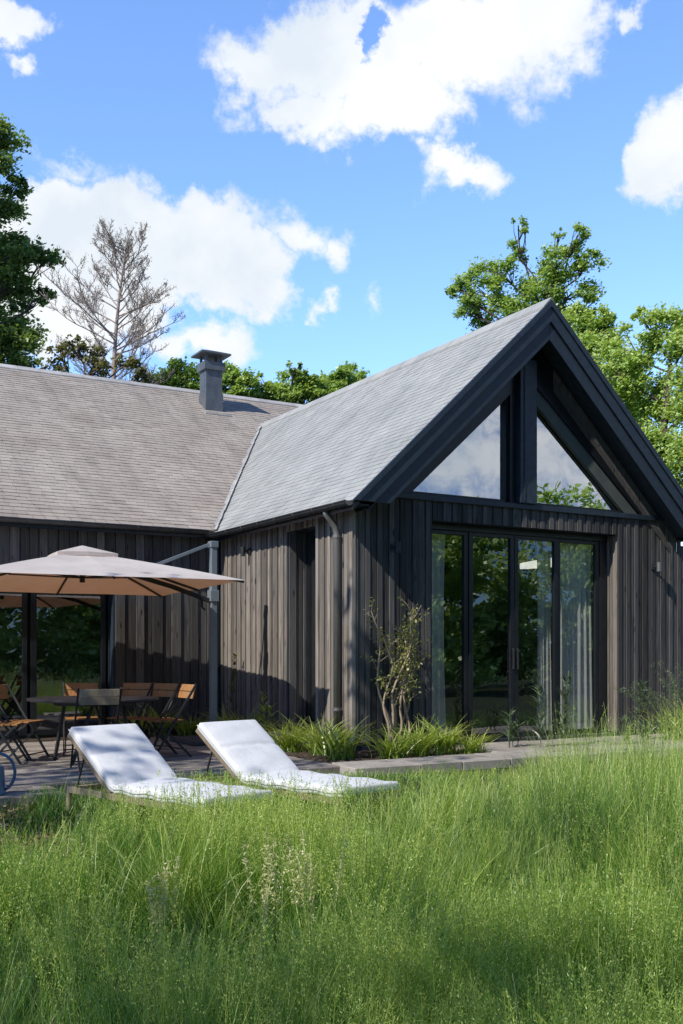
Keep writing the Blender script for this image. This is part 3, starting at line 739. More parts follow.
MB().tube([rel(pc + Vector((0, 0, 2.10))), rel(pc + Vector((0, 0, 2.52)))], [0.035, 0.03], 10).build('hub', M['dark_steel'], par)
for u, v in ((1, 1), (1, 0), (1, -1), (0, -1), (-1, -1), (-1, 0), (-1, 1), (0, 1)):
    pts = [rel(canopy_pt(u * k, v * k)) - Vector((0, 0, 0.025)) for k in (0.02, 0.25, 0.5, 0.75, 0.985)]
    r_ = MB()
    for a, b in zip(pts[:-1], pts[1:]): r_.bar(a, b, 0.02, 0.028)
    ro = r_.build('rib', M['dark_steel'], par)
    MB().bar(rel(pc + Vector((0, 0, 2.16))), pts[2] - Vector((0, 0, 0.02)), 0.014, 0.02).build('strut', M['dark_steel'], ro)
MB().box(-0.045, 0.045, -0.045, 0.045, 0.05, 2.80).build('pole', M['steel'], par, 0.008)
MB().box(-0.06, 0.06, -0.06, 0.06, 2.74, 2.83).build('pole_cap', M['steel'], par, 0.008)
MB().box(-0.065, 0.065, -0.065, 0.065, 1.98, 2.14).bar((-0.05, 0, 2.03), (-0.20, 0.01, 2.03), 0.03).build('slide_collar', M['steel'], par, 0.006)
MB().bar((-0.17, 0.0, 1.90), (-0.17, 0.0, 2.06), 0.025).bar((-0.17, 0, 1.90), (-0.12, 0, 1.86), 0.02).build('crank', M['dark_steel'], par)
ht = rel(pc + Vector((0, 0, 2.40)))
MB().bar((-0.05, 0.0, 1.99), (-0.62, -0.03, 2.17), 0.045, 0.06).bar((-0.62, -0.03, 2.17), ht, 0.045, 0.06).build('arm', M['dark_steel'], par, 0.005)
MB().bar((-0.04, 0.0, 2.79), (-0.95, -0.05, 2.42), 0.028, 0.045).build('stay', M['steel'], par, 0.004)
MB().box(-0.48, 0.48, -0.48, 0.48, 0.002, 0.07).build('base_slab', M['slab'], par, 0.015)
MB().box(-0.09, 0.09, -0.09, 0.09, 0.07, 0.10).build('base_plate', M['dark_steel'], par, 0.006)

# ------------------------------------------------------------------ dining set
TC = (-3.22, 0.47); DZ = -0.08
tb = thing('dining_table', 'round dark dining table on the deck under the parasol', 'table', (TC[0], TC[1], DZ))
MB().lathe([(0.0, 0.70), (0.72, 0.70), (0.75, 0.712), (0.75, 0.728), (0.735, 0.735), (0.0, 0.735)], 40).build('tabletop', M['table'], tb)
for k in range(4):
    a = math.pi / 4 + k * math.pi / 2
    MB().bar((0.5 * math.cos(a), 0.5 * math.sin(a), 0.002), (0.32 * math.cos(a + 0.5), 0.32 * math.sin(a + 0.5), 0.70), 0.035, 0.035).build('leg', M['dark_steel'], tb, 0.004)
MB().lathe([(0.42, 0.655), (0.45, 0.655), (0.45, 0.70), (0.42, 0.70), (0.42, 0.655)], 28).build('apron', M['dark_steel'], tb)
def make_chair(wood):
    t = thing('folding_chair', '', 'chair', (0, 0, 0), 0, 'folding wooden chairs around the table')
    s = MB()
    for k in range(5): s.box(-0.20, 0.20, -0.17 + k * 0.075, -0.17 + k * 0.075 + 0.062, 0.435, 0.452, random.random())
    s.build('seat', wood, t, 0.003)
    b = MB(); 
    for k in range(1, 3):
        z0 = 0.615 + k * 0.088; y0 = -0.225 - (z0 - 0.45) * 0.22
        b.hexa([(-0.205, y0 - 0.008, z0), (0.205, y0 - 0.008, z0), (0.205, y0 + 0.008, z0), (-0.205, y0 + 0.008, z0), (-0.205, y0 - 0.026, z0 + 0.08), (0.205, y0 - 0.026, z0 + 0.08), (0.205, y0 - 0.010, z0 + 0.08), (-0.205, y0 - 0.010, z0 + 0.08)], random.random())
    b.build('backrest', wood, t, 0.003)
    for sx in (-1, 1):
        MB().bar((sx * 0.222, -0.315, 0.88), (sx * 0.222, 0.24, 0.002), 0.018, 0.026).build('leg', M['dark_steel'], t)
        MB().bar((sx * 0.196, 0.17, 0.43), (sx * 0.196, -0.26, 0.002), 0.016, 0.024).build('leg', M['dark_steel'], t)
    for a_ in ((0.22, 0.2, 0.07), (0.19, -0.2, 0.09)): MB().bar((-a_[0], a_[1], a_[2]), a_, 0.014).build('stretcher', M['dark_steel'], t)
    return t
def place(o, rr, dd, label, turn=0):
    p = np.array(TC) + AX_R * rr + AX_D * dd
    d = np.array(TC) - p
    o.location = (p[0], p[1], DZ); o.rotation_euler = (0, 0, math.atan2(-d[0], d[1]) + turn); o['label'] = label
ch0 = make_chair(M['teak_grey']); place(ch0, 0.22, -0.86, 'weathered wooden folding chair with its back to the meadow, nearest of the chairs', R(8))
ch1 = make_chair(M['teak']); place(ch1, 0.74, 0.50, 'orange wooden folding chair at the far right of the table', 0)
for rr, dd, lab, tn in ((0.50, 0.82, 'middle orange folding chair of the three behind the table', 0), (0.20, 1.0, 'orange folding chair left of the other two behind the table', 0),
                        (-0.36, 0.92, 'sunlit yellow wooden folding chair behind the left half of the table', -0.1), (-0.92, 0.28, 'wooden folding chair at the left end of the table, seen from its side', 0.1), (-0.98, -0.22, 'leftmost folding chair by the table with crossed dark legs', -0.1)):
    c = dup(ch1, (0, 0, 0)); place(c, rr, dd, lab, tn)
# watering can on the deck's front corner
wc = thing('watering_can', 'blue watering can with an arched handle on the front of the deck', 'watering can', (-4.90, -2.0, DZ), R(-25))
MB().lathe([(0.0, 0.002), (0.135, 0.002), (0.14, 0.02), (0.125, 0.24), (0.118, 0.255), (0.10, 0.262), (0.0, 0.262)], 28).build('body', M['can'], wc, smooth=False)
MB().tube([(0.08 + 0.14 * math.cos(a_), 0, 0.20 + 0.165 * math.sin(a_)) for a_ in np.linspace(-1.15, 3.0, 22)], 0.014, 10).build('handle', M['can'], wc, smooth=True)
MB().tube([(-0.11, 0, 0.06), (-0.25, 0, 0.17), (-0.36, 0, 0.32)], [0.03, 0.02, 0.016], 12).build('spout', M['can'], wc, smooth=True)

# ------------------------------------------------------------------ sun loungers
def make_lounger(label):
    t = thing('sun_lounger', label, 'sun lounger', (0, 0, 0), 0, 'white sun loungers on the grass')
    # local x runs from the hinge to the foot, z = 0 at the ground
    w = 0.315; hs = 0.36; bl = 0.74; ba = 0.60
    sx, sz = -math.cos(ba), math.sin(ba)
    th = 0.075
    prof = []
    n1, n2 = 57, 37
    top = [(-0.0 + sx * bl * (1 - k / n2), hs + sz * bl * (1 - k / n2)) for k in range(n2)] + [(0.02 + (1.14 - 0.02) * k / n1, hs + 0.006 * math.sin(k * 0.35)) for k in range(n1 + 1)]
    nrm = [(sz, -sx)] * (n2) + [(0, 1)] * (n1 + 1)
    nrm = [(-0.0 + sz, math.cos(ba))] * n2 + [(0, 1)] * (n1 + 1)
    bot = [(p[0] - a * th, p[1] - b * th) for p, (a, b) in zip(top, nrm)]
    ny = 8; V = []; T = []
    m_ = len(top)
    for j in range(ny + 1):
        v = 2 * j / ny - 1; puff = 0.018 * (1 - v * v)
        for k, (p, q) in enumerate(zip(top, nrm)):
            e = min(1.0, min(k, m_ - 1 - k) / 6.0)
            dip = sum(math.exp(-((k - c_) / 1.1) ** 2) for c_ in (n2 - 19, n2, n2 + 19, n2 + 38))
            f_ = (puff + 0.004 * math.sin(k * 0.5 + 3 * v) * (1 - v * v)) * e - 0.013 * dip
            V.append((p[0] + q[0] * f_, v * w, p[1] + q[1] * f_))
    o2 = len(V)
    for j in range(ny + 1):
        v = 2 * j / ny - 1
        for p in bot: V.append((p[0], v * w, p[1]))
    F = []
    for j in range(ny):
        for k in range(m_ - 1):
            a = j * m_ + k
            F.append((a, a + 1, a + m_ + 1, a + m_)); F.append((o2 + a, o2 + a + m_, o2 + a + m_ + 1, o2 + a + 1))
    for k in range(m_ - 1):
        F.append((k, o2 + k, o2 + k + 1, k + 1)); a = ny * m_ + k; F.append((a, a + 1, o2 + a + 1, o2 + a))
    for j in range(ny):
        a = j * m_; F.append((a, a + m_, o2 + a + m_, o2 + a)); a = j * m_ + m_ - 1; F.append((a, o2 + a, o2 + a + m_, a + m_))
    mb = MB(); mb.add(V, F); cu = mb.build('cushion', M['cushion'], t, 0.024, True, 3)
    e = MB()
    pt = [(p[0] - a * th * 0.5 , s * (w + 0.006), p[1] - b * th * 0.5) for s in (-1,) for p, (a, b) in zip(top, nrm)]
    for s in (-1, 1): e.tube([(p[0], s * (w + 0.001), p[2]) for p in pt], 0.006, 6)
    e.build('piping', M['piping'], cu, smooth=True)
    f = MB()
    zb = hs - th - 0.025
    for s in (-1, 1): f.bar((-0.70, s * (w - 0.02), zb), (1.14, s * (w - 0.02), zb), 0.03, 0.05, random.random())
    for x in (-0.68, 0.05, 0.6, 1.12): f.bar((x, -w + 0.036, zb), (x, w - 0.036, zb), 0.03, 0.04, random.random())
    f.build('frame', M['teak_grey'], t, 0.004)
    g = MB()
    d0 = Vector((-sz * 0 , 0, 0))
    for s in (-1, 1): g.bar((0.0 - sz * (th + 0.016), s * (w - 0.02), hs - math.cos(ba) * (th + 0.016)), (sx * bl - sz * (th + 0.016), s * (w - 0.02), hs + sz * bl - math.cos(ba) * (th + 0.016)), 0.03, 0.03, random.random())
    for k in (0.3, 0.6, 0.97): g.bar((sx * bl * k - sz * (th + 0.016), -w + 0.036, hs + sz * bl * k - math.cos(ba) * (th + 0.016)), (sx * bl * k - sz * (th + 0.016), w - 0.036, hs + sz * bl * k - math.cos(ba) * (th + 0.016)), 0.03, 0.024, random.random())
    g.build('backrest_frame', M['teak_grey'], t, 0.003)
    for s in (-1, 1): MB().bar((sx * bl * 0.72 - sz * 0.09, s * (w - 0.06), hs + sz * bl * 0.72 - 0.10), (-0.62, s * (w - 0.06), zb - 0.01), 0.012).build('prop', M['dark_steel'], t)
    for x in (-0.66, 1.08):
        for s in (-1, 1): MB().bar((x, s * (w - 0.02), zb - 0.025), (x, s * (w - 0.02), -0.02), 0.035, 0.05).build('leg', M['teak_grey'], t, 0.004)
    return t
lg = make_lounger('white sun lounger on the grass, nearer to the glass doors')
lg.location = (-2.93, -3.62, -0.2); lg.rotation_euler = (0, 0, -1.32)
dup(lg, (-4.03, -3.60, -0.2), -1.31, 'white sun lounger on the grass in front of the dining set')

# ------------------------------------------------------------------ vegetation
def blades(P, H, az, lean, curve, width, segs, tone, tip=0.1):
    """ribbons rising from P (N,3): height H, lean and curve towards azimuth az"""
    n = len(P); s = np.linspace(0, 1, segs + 1)
    dx, dy = np.cos(az), np.sin(az)
    hor = H[:, None] * (lean[:, None] * s + curve[:, None] * s ** 2.2)
    ver = H[:, None] * (s - 0.42 * np.minimum(curve, 1.6)[:, None] * s ** 2.4)
    ctr = np.stack([P[:, 0:1] + dx[:, None] * hor, P[:, 1:2] + dy[:, None] * hor, P[:, 2:3] + ver], -1)
    tw = az + np.pi / 2 + rng.normal(0, 0.7, n)
    wd = width[:, None] * np.clip(1.0 - s ** 2.2 * (1 - tip), tip, 1) * 0.5
    off = np.stack([np.cos(tw)[:, None] * wd, np.sin(tw)[:, None] * wd, np.zeros_like(wd)], -1)
    V = np.stack([ctr - off, ctr + off], 2).reshape(-1, 3)
    k = 2 * (segs + 1)
    b = (np.arange(n) * k)[:, None] + (np.arange(segs) * 2)[None, :]
    F = np.stack([b, b + 1, b + 3, b + 2], -1).reshape(-1, 4)
    T = np.clip(tone[:, None] + (s - 0.5) * 0.55, 0, 1); T = np.repeat(T, 2, 1).ravel()  # darker roots, lighter tips: shade between the blades put into the tone
    return V, F, T, ctr
def join(parts):
    V = []; F = []; T = []; o = 0
    for v, f, t in parts: V.append(v); F.append(f + o); T.append(t); o += len(v)
    return np.concatenate(V), np.concatenate(F), np.concatenate(T)
def leaf_quads(C, nrm_up, length, width, tone, lit=0.0):
    """rhombic leaves at C with random directions; nrm_up biases the normals upward"""
    n = len(C)
    nr = rng.normal(0, 1, (n, 3)); nr[:, 2] = np.abs(nr[:, 2]) * nrm_up + rng.normal(0, 0.4, n); nr = nr / np.linalg.norm(nr, axis=1, keepdims=True) + lit * np.array([-0.68, -0.22, 0.70]); nr /= np.linalg.norm(nr, axis=1, keepdims=True)
    d = np.cross(nr, rng.normal(0, 1, (n, 3))); d /= np.linalg.norm(d, axis=1, keepdims=True) + 1e-9
    e = np.cross(nr, d)
    L_ = (length * rng.uniform(0.7, 1.3, n))[:, None]; W_ = (width * rng.uniform(0.7, 1.3, n))[:, None]
    V = np.stack([C - d * L_ * 0.5, C + e * W_ * 0.5 + d * L_ * 0.08, C + d * L_ * 0.5 - nr * L_ * 0.1, C - e * W_ * 0.5 + d * L_ * 0.08], 1).reshape(-1, 3)
    F = np.arange(4 * n).reshape(-1, 4)
    return V, F, np.repeat(np.clip(tone, 0, 1), 4)
def limb_tube(mb, a, b, r0, r1, sag=0.15, n=5, sides=6):
    a, b = Vector(a), Vector(b); L_ = (b - a).length
    pts = []; rad = []
    side = Vector((random.gauss(0, 1), random.gauss(0, 1), 0)) * L_ * 0.06
    for i in range(n + 1):
        t = i / n
        p = a.lerp(b, t) + Vector((0, 0, -sag * L_ * math.sin(math.pi * t))) + side * math.sin(math.pi * t) + Vector((random.gauss(0, 1), random.gauss(0, 1), random.gauss(0, 1))) * L_ * 0.015 * (0 < i < n)
        pts.append(p); rad.append(r0 + (r1 - r0) * t)
    mb.tube(pts, rad, sides); return pts
def tree(name, label, cat, px, d, clumps, leaf_mat, xyz=None, **kw):
    return _tree(name, label, cat, px, d, clumps, leaf_mat, xyz=xyz, **kw)
def _tree(name, label, cat, px, d, clumps, leaf_mat, xyz=None, leaf=0.16, dens=1.0, trunk_r=0.22, lean=0.0, bark='bark', group=None, depth=1.0, sub=0.50, top=None, base_z=-0.2, sub_n=16.0, tone0=0.42, gapf=1.0):
    """px, d: bearing (reference px) and distance of the trunk; clumps = (bearing px, height px, radius px) of the foliage masses at that distance, turned into metres here"""
    k = d / 1050.0
    r0 = (px - 341.5) * k
    bx, by = view_xy(r0, d)
    t = thing(name, label, cat, (bx, by, base_z), -TH, group)
    cl = [np.array([(cx_ - px) * k, random.uniform(-1, 1) * depth * max(0.6, rr * k), 1.15 + (655 - cy_) * k - base_z, rr * k]) for cx_, cy_, rr in clumps]
    if xyz: t.location = (*xyz[0], base_z); t.rotation_euler = (0, 0, 0); cl = [np.array(c, float) for c in xyz[1]]
    zt = top if top else max(c[2] for c in cl) * 0.86
    tb_ = MB()
    tp = [(lean * (z / zt) ** 2 + 0.12 * math.sin(z * 0.7), 0.1 * math.sin(z * 0.9 + 1), z) for z in np.linspace(0, zt, 12)]
    tb_.tube(tp, list(np.linspace(trunk_r, trunk_r * 0.22, 12)), 9)
    def on_trunk(z):
        z = min(max(z, 0.3), zt); f = z / zt * 11; i = min(int(f), 10); u = f - i
        return Vector(tp[i]).lerp(Vector(tp[i + 1]), u), trunk_r * (1 - 0.78 * z / zt)
    Cs = []; Ts = []
    for c in cl:
        cen = Vector(c[:3]); hd = math.hypot(c[0], c[1])
        a, ra = on_trunk(cen.z - max(0.4, 0.55 * hd) - 0.3 * c[3])
        pts = limb_tube(tb_, a, cen, ra * 0.5, max(0.02, 0.02 + 0.01 * c[3]), 0.05, 6)
        ns = max(4, int(sub_n * (c[3] ** 0.8)))
        for j in range(ns):
            u = rng.normal(0, 1, 3); u /= np.linalg.norm(u); rr = c[3] * rng.uniform(0.35, 1.0) ** 0.7
            sc = np.array(c[:3]) + u * rr * np.array([1, 1, 0.85])
            limb_tube(tb_, pts[-2] if j % 2 else pts[-3], sc, 0.022, 0.008, -0.05, 3, 4)
            sr = c[3] * sub * rng.uniform(0.6, 1.25)
            nl = max(12, int(dens * 120 * sr ** 1.6 / leaf ** 1.15 * 0.16 / 0.16))
            q = rng.normal(0, 1, (nl, 3)); q /= np.linalg.norm(q, axis=1, keepdims=True)
            q *= (rng.uniform(0, 1, nl) ** 0.45)[:, None] * sr * (1 + 0.35 * rng.normal(0, 1, nl))[:, None]
            q[:, 2] *= 0.75
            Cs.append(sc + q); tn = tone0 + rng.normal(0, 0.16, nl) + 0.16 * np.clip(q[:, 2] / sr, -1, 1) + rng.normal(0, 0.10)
            Ts.append(tn)
    tb_.build('trunk', M[bark], t, smooth=True)
    C_ = np.concatenate(Cs); T_ = np.concatenate(Ts)
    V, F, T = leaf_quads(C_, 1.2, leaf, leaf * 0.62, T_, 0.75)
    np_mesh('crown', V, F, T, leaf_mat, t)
    return t, len(C_)
# trees standing behind the house
tree('oak_tree', 'large dark leaved oak at the left edge behind the brown roof', 'tree', -40, 35,
     [(0, 150, 26), (10, 182, 15), (4, 215, 22), (-20, 185, 36), (16, 250, 22), (46, 256, 14), (8, 285, 24), (38, 290, 12), (-12, 320, 34), (18, 338, 26), (-40, 260, 55), (-60, 180, 55), (-55, 350, 55), (4, 368, 26), (28, 372, 16)],
     M['deep'], leaf=0.17, dens=0.9, sub=0.44, tone0=0.5, trunk_r=0.35, depth=1.2)
tree('oak_tree', 'tall green oak with an open crown rising behind the gable ridge', 'tree', 548, 38,
     [(480, 286, 24), (458, 287, 12), (500, 268, 22), (520, 246, 13), (516, 231, 10), (536, 296, 32), (560, 262, 24), (575, 240, 14), (560, 233, 8), (588, 264, 16), (572, 292, 26), (505, 312, 26), (470, 308, 16), (545, 335, 36), (594, 300, 12)],
     M['oak'], leaf=0.135, dens=0.80, sub=0.42, trunk_r=0.3, depth=1.0, tone0=0.6)
tree('leafy_tree', 'bright yellow green tree directly behind the gable peak', 'tree', 592, 33,
     [(578, 322, 20), (598, 338, 22), (588, 365, 26), (612, 385, 26), (604, 318, 13), (628, 420, 26), (580, 400, 30)],
     M['spring'], leaf=0.125, dens=1.1, trunk_r=0.24, depth=1.0, tone0=0.64)
tree('leafy_tree', 'broad light green tree at the right edge beyond the gable roof', 'tree', 668, 30,
     [(640, 342, 28), (664, 326, 22), (690, 345, 34), (622, 368, 24), (648, 388, 36), (690, 405, 40), (660, 430, 36), (642, 308, 9), (680, 312, 10), (700, 455, 44), (728, 400, 50), (670, 470, 34)],
     M['spring'], leaf=0.125, dens=1.0, trunk_r=0.28, depth=1.2, tone0=0.62)
tree('small_tree', 'brownish olive small tree beside the foot of the bare pine', 'tree', 82, 29,
     [(58, 352, 14), (78, 345, 14), (95, 358, 13), (54, 370, 14), (128, 362, 13), (140, 374, 12), (100, 372, 14)],
     M['dull'], leaf=0.13, dens=0.45, trunk_r=0.12, depth=0.8)
tree('leafy_tree', 'green treetop between the bare pine and the chimney', 'tree', 182, 34,
     [(150, 382, 10), (162, 377, 13), (184, 372, 14), (206, 380, 14), (228, 372, 13), (240, 380, 12), (250, 386, 10), (172, 390, 18), (222, 392, 18), (196, 388, 18), (246, 396, 16), (150, 394, 16)],
     M['oak'], leaf=0.14, dens=1.2, trunk_r=0.2, depth=0.9, tone0=0.6)
tree('leafy_tree', 'low green treetop over the roof right of the chimney', 'tree', 290, 35,
     [(262, 386, 11), (282, 384, 13), (310, 378, 11), (300, 378, 14), (296, 372, 8), (318, 388, 15), (280, 402, 18), (264, 400, 15), (300, 398, 18), (322, 400, 16)],
     M['spring'], leaf=0.14, dens=1.2, trunk_r=0.2, depth=0.9, tone0=0.42)
tree('leafy_tree', 'small green treetop just left of the wing ridge line', 'tree', 350, 37,
     [(326, 382, 12), (338, 378, 12), (350, 370, 12), (364, 380, 11), (352, 388, 18), (374, 384, 9), (332, 392, 16), (345, 398, 16)],
     M['oak'], leaf=0.14, dens=1.2, trunk_r=0.2, depth=0.9, tone0=0.6)
# two trees left of and behind the viewpoint whose broken shade falls on the meadow, loungers and deck
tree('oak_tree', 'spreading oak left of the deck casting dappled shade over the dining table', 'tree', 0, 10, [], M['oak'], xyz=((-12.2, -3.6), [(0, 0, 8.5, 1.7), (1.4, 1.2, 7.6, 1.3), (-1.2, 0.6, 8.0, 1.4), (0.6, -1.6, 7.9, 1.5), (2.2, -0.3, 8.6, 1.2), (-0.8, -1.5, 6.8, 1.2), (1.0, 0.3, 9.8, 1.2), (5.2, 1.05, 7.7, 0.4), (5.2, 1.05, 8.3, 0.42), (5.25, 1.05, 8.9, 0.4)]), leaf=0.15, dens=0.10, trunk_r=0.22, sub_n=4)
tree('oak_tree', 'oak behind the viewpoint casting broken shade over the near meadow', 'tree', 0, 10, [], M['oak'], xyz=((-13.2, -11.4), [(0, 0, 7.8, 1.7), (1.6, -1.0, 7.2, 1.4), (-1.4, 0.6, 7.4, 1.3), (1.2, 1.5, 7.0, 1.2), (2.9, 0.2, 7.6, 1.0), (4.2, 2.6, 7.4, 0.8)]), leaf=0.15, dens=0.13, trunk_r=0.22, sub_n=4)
# the bare pine
def bare_pine():
    d = 32.0; k = d / 1050; bx, by = view_xy((113 - 341.5) * k, d)
    t = thing('pine_tree', 'tall nearly bare pine with pinkish trunk behind the roof', 'tree', (bx, by, -0.2), -TH)
    H = 1.35 + (655 - 240) * k
    mb = MB(); P = lambda z: Vector((0.45 * max(0, (z - 9) / 5) ** 2, 0.0, z))
    tz = np.linspace(0, H, 16); mb.tube([P(z) for z in tz], list(np.linspace(0.20, 0.02, 16)), 8)
    nd = []
    tw = MB()
    def branch(a, dirv, L_, r, lvl):
        n = 7; p = Vector(a); pts = [p.copy()]; dv = Vector(dirv).normalized()
        for i in range(n):
            dv = (dv + Vector((random.gauss(0, 0.17), random.gauss(0, 0.17), 0.05 + random.gauss(0, 0.06) if lvl == 0 else 0.05 + random.gauss(0, 0.12)))).normalized()
            p = p + dv * (L_ / n); pts.append(p.copy())
            if lvl < 2 and i >= 1:
                for s in (-1, 1):
                    if random.random() < (0.92 if lvl == 0 else 0.8):
                        ax = dv.cross(Vector((0, 0, 1))); ax = ax.normalized() if ax.length > 1e-3 else Vector((1, 0, 0))
                        nd_ = (dv * 0.75 + ax * s * random.uniform(0.4, 0.9) + Vector((0, 0, random.uniform(0.0, 0.5)))).normalized()
                        branch(p, nd_, L_ * random.uniform(0.26, 0.46) * (1 - 0.5 * i / n), max(0.0068, r * 0.34), lvl + 1)
        tw.tube(pts, list(np.linspace(r, max(0.0055, r * 0.25), n + 1)), 4 if lvl else 6, cap=False)
        if lvl >= 1:
            for q in pts[3:]: nd.append(q)
    z = 8.4; i = 0
    while z < H - 0.3:
        f = (z - 8.4) / (H - 8.4)
        L_ = (2.5 * (1 - f) ** 0.5 * (0.75 + 0.5 * min(1, f * 2.5)) * 0.85 + 0.35) * random.uniform(0.62, 1.1)
        a = (0 if random.random() < 0.5 else math.pi) + random.uniform(-1.0, 1.0)
        branch(P(z), (math.cos(a), math.sin(a), random.uniform(0.2, 0.6) + 0.55 * f), L_, 0.032 - 0.014 * f, 0)
        z += 0.105; i += 1
    for z, a, L_ in ((7.6, 0.1, 2.5), (7.7, 3.0, 1.8), (8.0, 0.5, 2.1)): branch(P(z), (math.cos(a), math.sin(a), -0.1), L_, 0.045, 0)
    mb.build('trunk', M['pine_bark'], t, smooth=True); tw.build('branches', M['pine_bark'], t, smooth=True)
    nd = np.array([tuple(q) for q in nd]); sel = nd[rng.random(len(nd)) < 0.10]
    C_ = np.repeat(sel, 2, 0) + rng.normal(0, 0.05, (len(sel) * 2, 3))
    V, F, T = leaf_quads(C_, 0.8, 0.09, 0.012, rng.normal(0.45, 0.25, len(C_)))
    np_mesh('needles', V, F, T, M['rust'], t)
bare_pine()
# belt of trees across the lawn behind the viewpoint: it is what the glass reflects
def belt():
    Cs = []; Ts = []
    for i in range(26):
        x = -24 + 2.7 * i + rng.normal(0, 0.5); y = -27 + rng.normal(0, 1.8) + (3.0 if x > 14 else 0)
        h = rng.uniform(5.6, 7.8) * (1.35 if x < 3 else 1.0) * (0.92 if 12 < x < 25 else 1.1)
        for j in range(70):
            c = np.array([x + rng.normal(0, 1.1), y + rng.normal(0, 0.9), rng.uniform(0.3, h)]); r = rng.uniform(0.4, 0.9)
            n = 95; q = rng.normal(0, 1, (n, 3)) * r * 0.5; q[:, 2] *= 0.6
            Cs.append(c + q); Ts.append(np.clip(0.45 + rng.normal(0, 0.18) + rng.normal(0, 0.12, n), 0, 1))
    for i in range(420):      # fuller, lower trees behind them
        c = np.array([rng.uniform(-26, 44), -31 + rng.normal(0, 1.0), rng.uniform(0.2, 7.6)]); q = rng.normal(0, 1, (70, 3)) * 0.75
        Cs.append(c + q); Ts.append(np.clip(0.3 + rng.normal(0, 0.18) + rng.normal(0, 0.12, 70), 0, 1))
    C_ = np.concatenate(Cs); V, F, T = leaf_quads(C_, 1.0, 0.30, 0.20, np.concatenate(Ts), 0.6)
    o = np_mesh('tree_belt', V, F, T, M['spring']); kind(o, 'stuff')
    tag(o, 'belt of leafy trees across the lawn mirrored in the glass doors', 'trees')
belt()

# strappy clumps along the walls
def clump_mesh(n, L0, L1, w, lean, name='clump'):
    P = np.stack([rng.normal(0, 0.07, n), rng.normal(0, 0.07, n), np.full(n, -0.02)], -1)
    az = rng.uniform(0, 2 * np.pi, n)
    V, F, T, _ = blades(P, rng.uniform(L0, L1, n), az, rng.uniform(0.05, lean, n), rng.uniform(0.25, 1.0, n), rng.uniform(0.7, 1.2, n) * w, 6, rng.normal(0.5, 0.17, n), 0.06)
    return np_mesh(name, V, F, T, M['strap'], None, True)
CL = [clump_mesh(110, 0.35, 0.62, 0.020, 0.5), clump_mesh(130, 0.30, 0.55, 0.018, 0.6), clump_mesh(90, 0.35, 0.70, 0.022, 0.4)]
def put_clump(x, y, k, s, label, z=-0.10):
    o = bpy.data.objects.new('grass_clump', CL[k]); COL.objects.link(o)
    o.location = (x, y, z); o.rotation_euler = (0, 0, random.uniform(0, 6.28)); s *= 1.05; o.scale = (s, s, s * random.uniform(0.9, 1.1))
    return tag(o, label, 'plant', 'strappy plants in the bed along the walls')
spots = [(-1.55, 3.80, 0, 0.9, 'strappy green clump by the brown cladding, far left of the parasol pole'), (-1.15, 3.85, 2, 0.85, 'strappy green clump by the wall just left of the parasol pole'), (-0.75, 3.60, 1, 0.9, 'strappy clump in the inner corner behind the parasol pole'),
         (-0.50, 2.85, 0, 0.95, 'dark strappy clump right of the parasol pole'), (-0.45, 2.25, 2, 0.9, 'shaded strappy clump between the parasol pole and the stone step'), (-0.72, 1.75, 1, 0.85, 'strappy clump left of the stone step above the lounger'),
         (-0.62, 0.50, 1, 1.05, 'bright strappy clump right of the stone step'), (-0.45, 0.0, 0, 1.1, 'tall bright strappy clump at the foot of the downpipe'), (-0.55, -0.65, 2, 1.0, 'bright strappy clump in front of the downpipe and wall corner'),
         (0.0, -0.95, 1, 1.0, 'bright clump at the wall corner left of the shrub'), (0.45, -0.85, 0, 1.0, 'bright clump below the twisted shrub, left side'), (0.85, -0.80, 2, 0.9, 'bright clump below the twisted shrub, right side'), (1.2, -0.9, 1, 0.8, 'rightmost low bright clump before the glass doors')]
for s in spots: put_clump(*s)
# twisted climbing shrub by the corner
def shrub():
    t = thing('climbing_shrub', 'twisted pale stemmed shrub with sparse young leaves against the dark gable', 'shrub', (0.50, -0.30, -0.11))
    st = MB(); tips = []
    for i in range(9):
        p = Vector((random.uniform(-0.2, 0.2), random.uniform(-0.1, 0.1), 0)); d = Vector((random.uniform(-0.22, 0.26), random.uniform(-0.08, 0.08), 1))
        h = random.uniform(1.2, 1.95); n = 14; pts = [p.copy()]; ph = random.uniform(0, 6.28)
        for k in range(n):
            z = k / n
            w = math.sin(ph + z * 11) * 0.075 + random.gauss(0, 0.016)
            p = p + Vector((d.x * h / n + w * (0.6 if k > 1 else 0.1), d.y * h / n + random.gauss(0, 0.012), h / n)); pts.append(p.copy())
            if k > 5:
                for q in range(2):
                    if random.random() < 0.75:
                        e = p + Vector((random.uniform(-0.18, 0.18), random.uniform(-0.12, 0.10), random.uniform(0.05, 0.2)))
                        st.tube([p, (p + e) / 2 + Vector((0.01, 0, 0.01)), e], [0.006, 0.004, 0.003], 4); tips += [e, (p + e) / 2]
                tips.append(p)
        st.tube(pts, list(np.linspace(0.020, 0.006, n + 1)), 6)
    st.build('stems', M['stem'], t, smooth=True)
    A = np.array([tuple(q) for q in tips]); C_ = np.repeat(A, 4, 0) + rng.normal(0, 0.035, (len(A) * 4, 3))
    V, F, T = leaf_quads(C_, 1.0, 0.046, 0.028, rng.normal(0.6, 0.25, len(C_))); np_mesh('foliage', V, F, T, M['shrub'], t)
shrub()
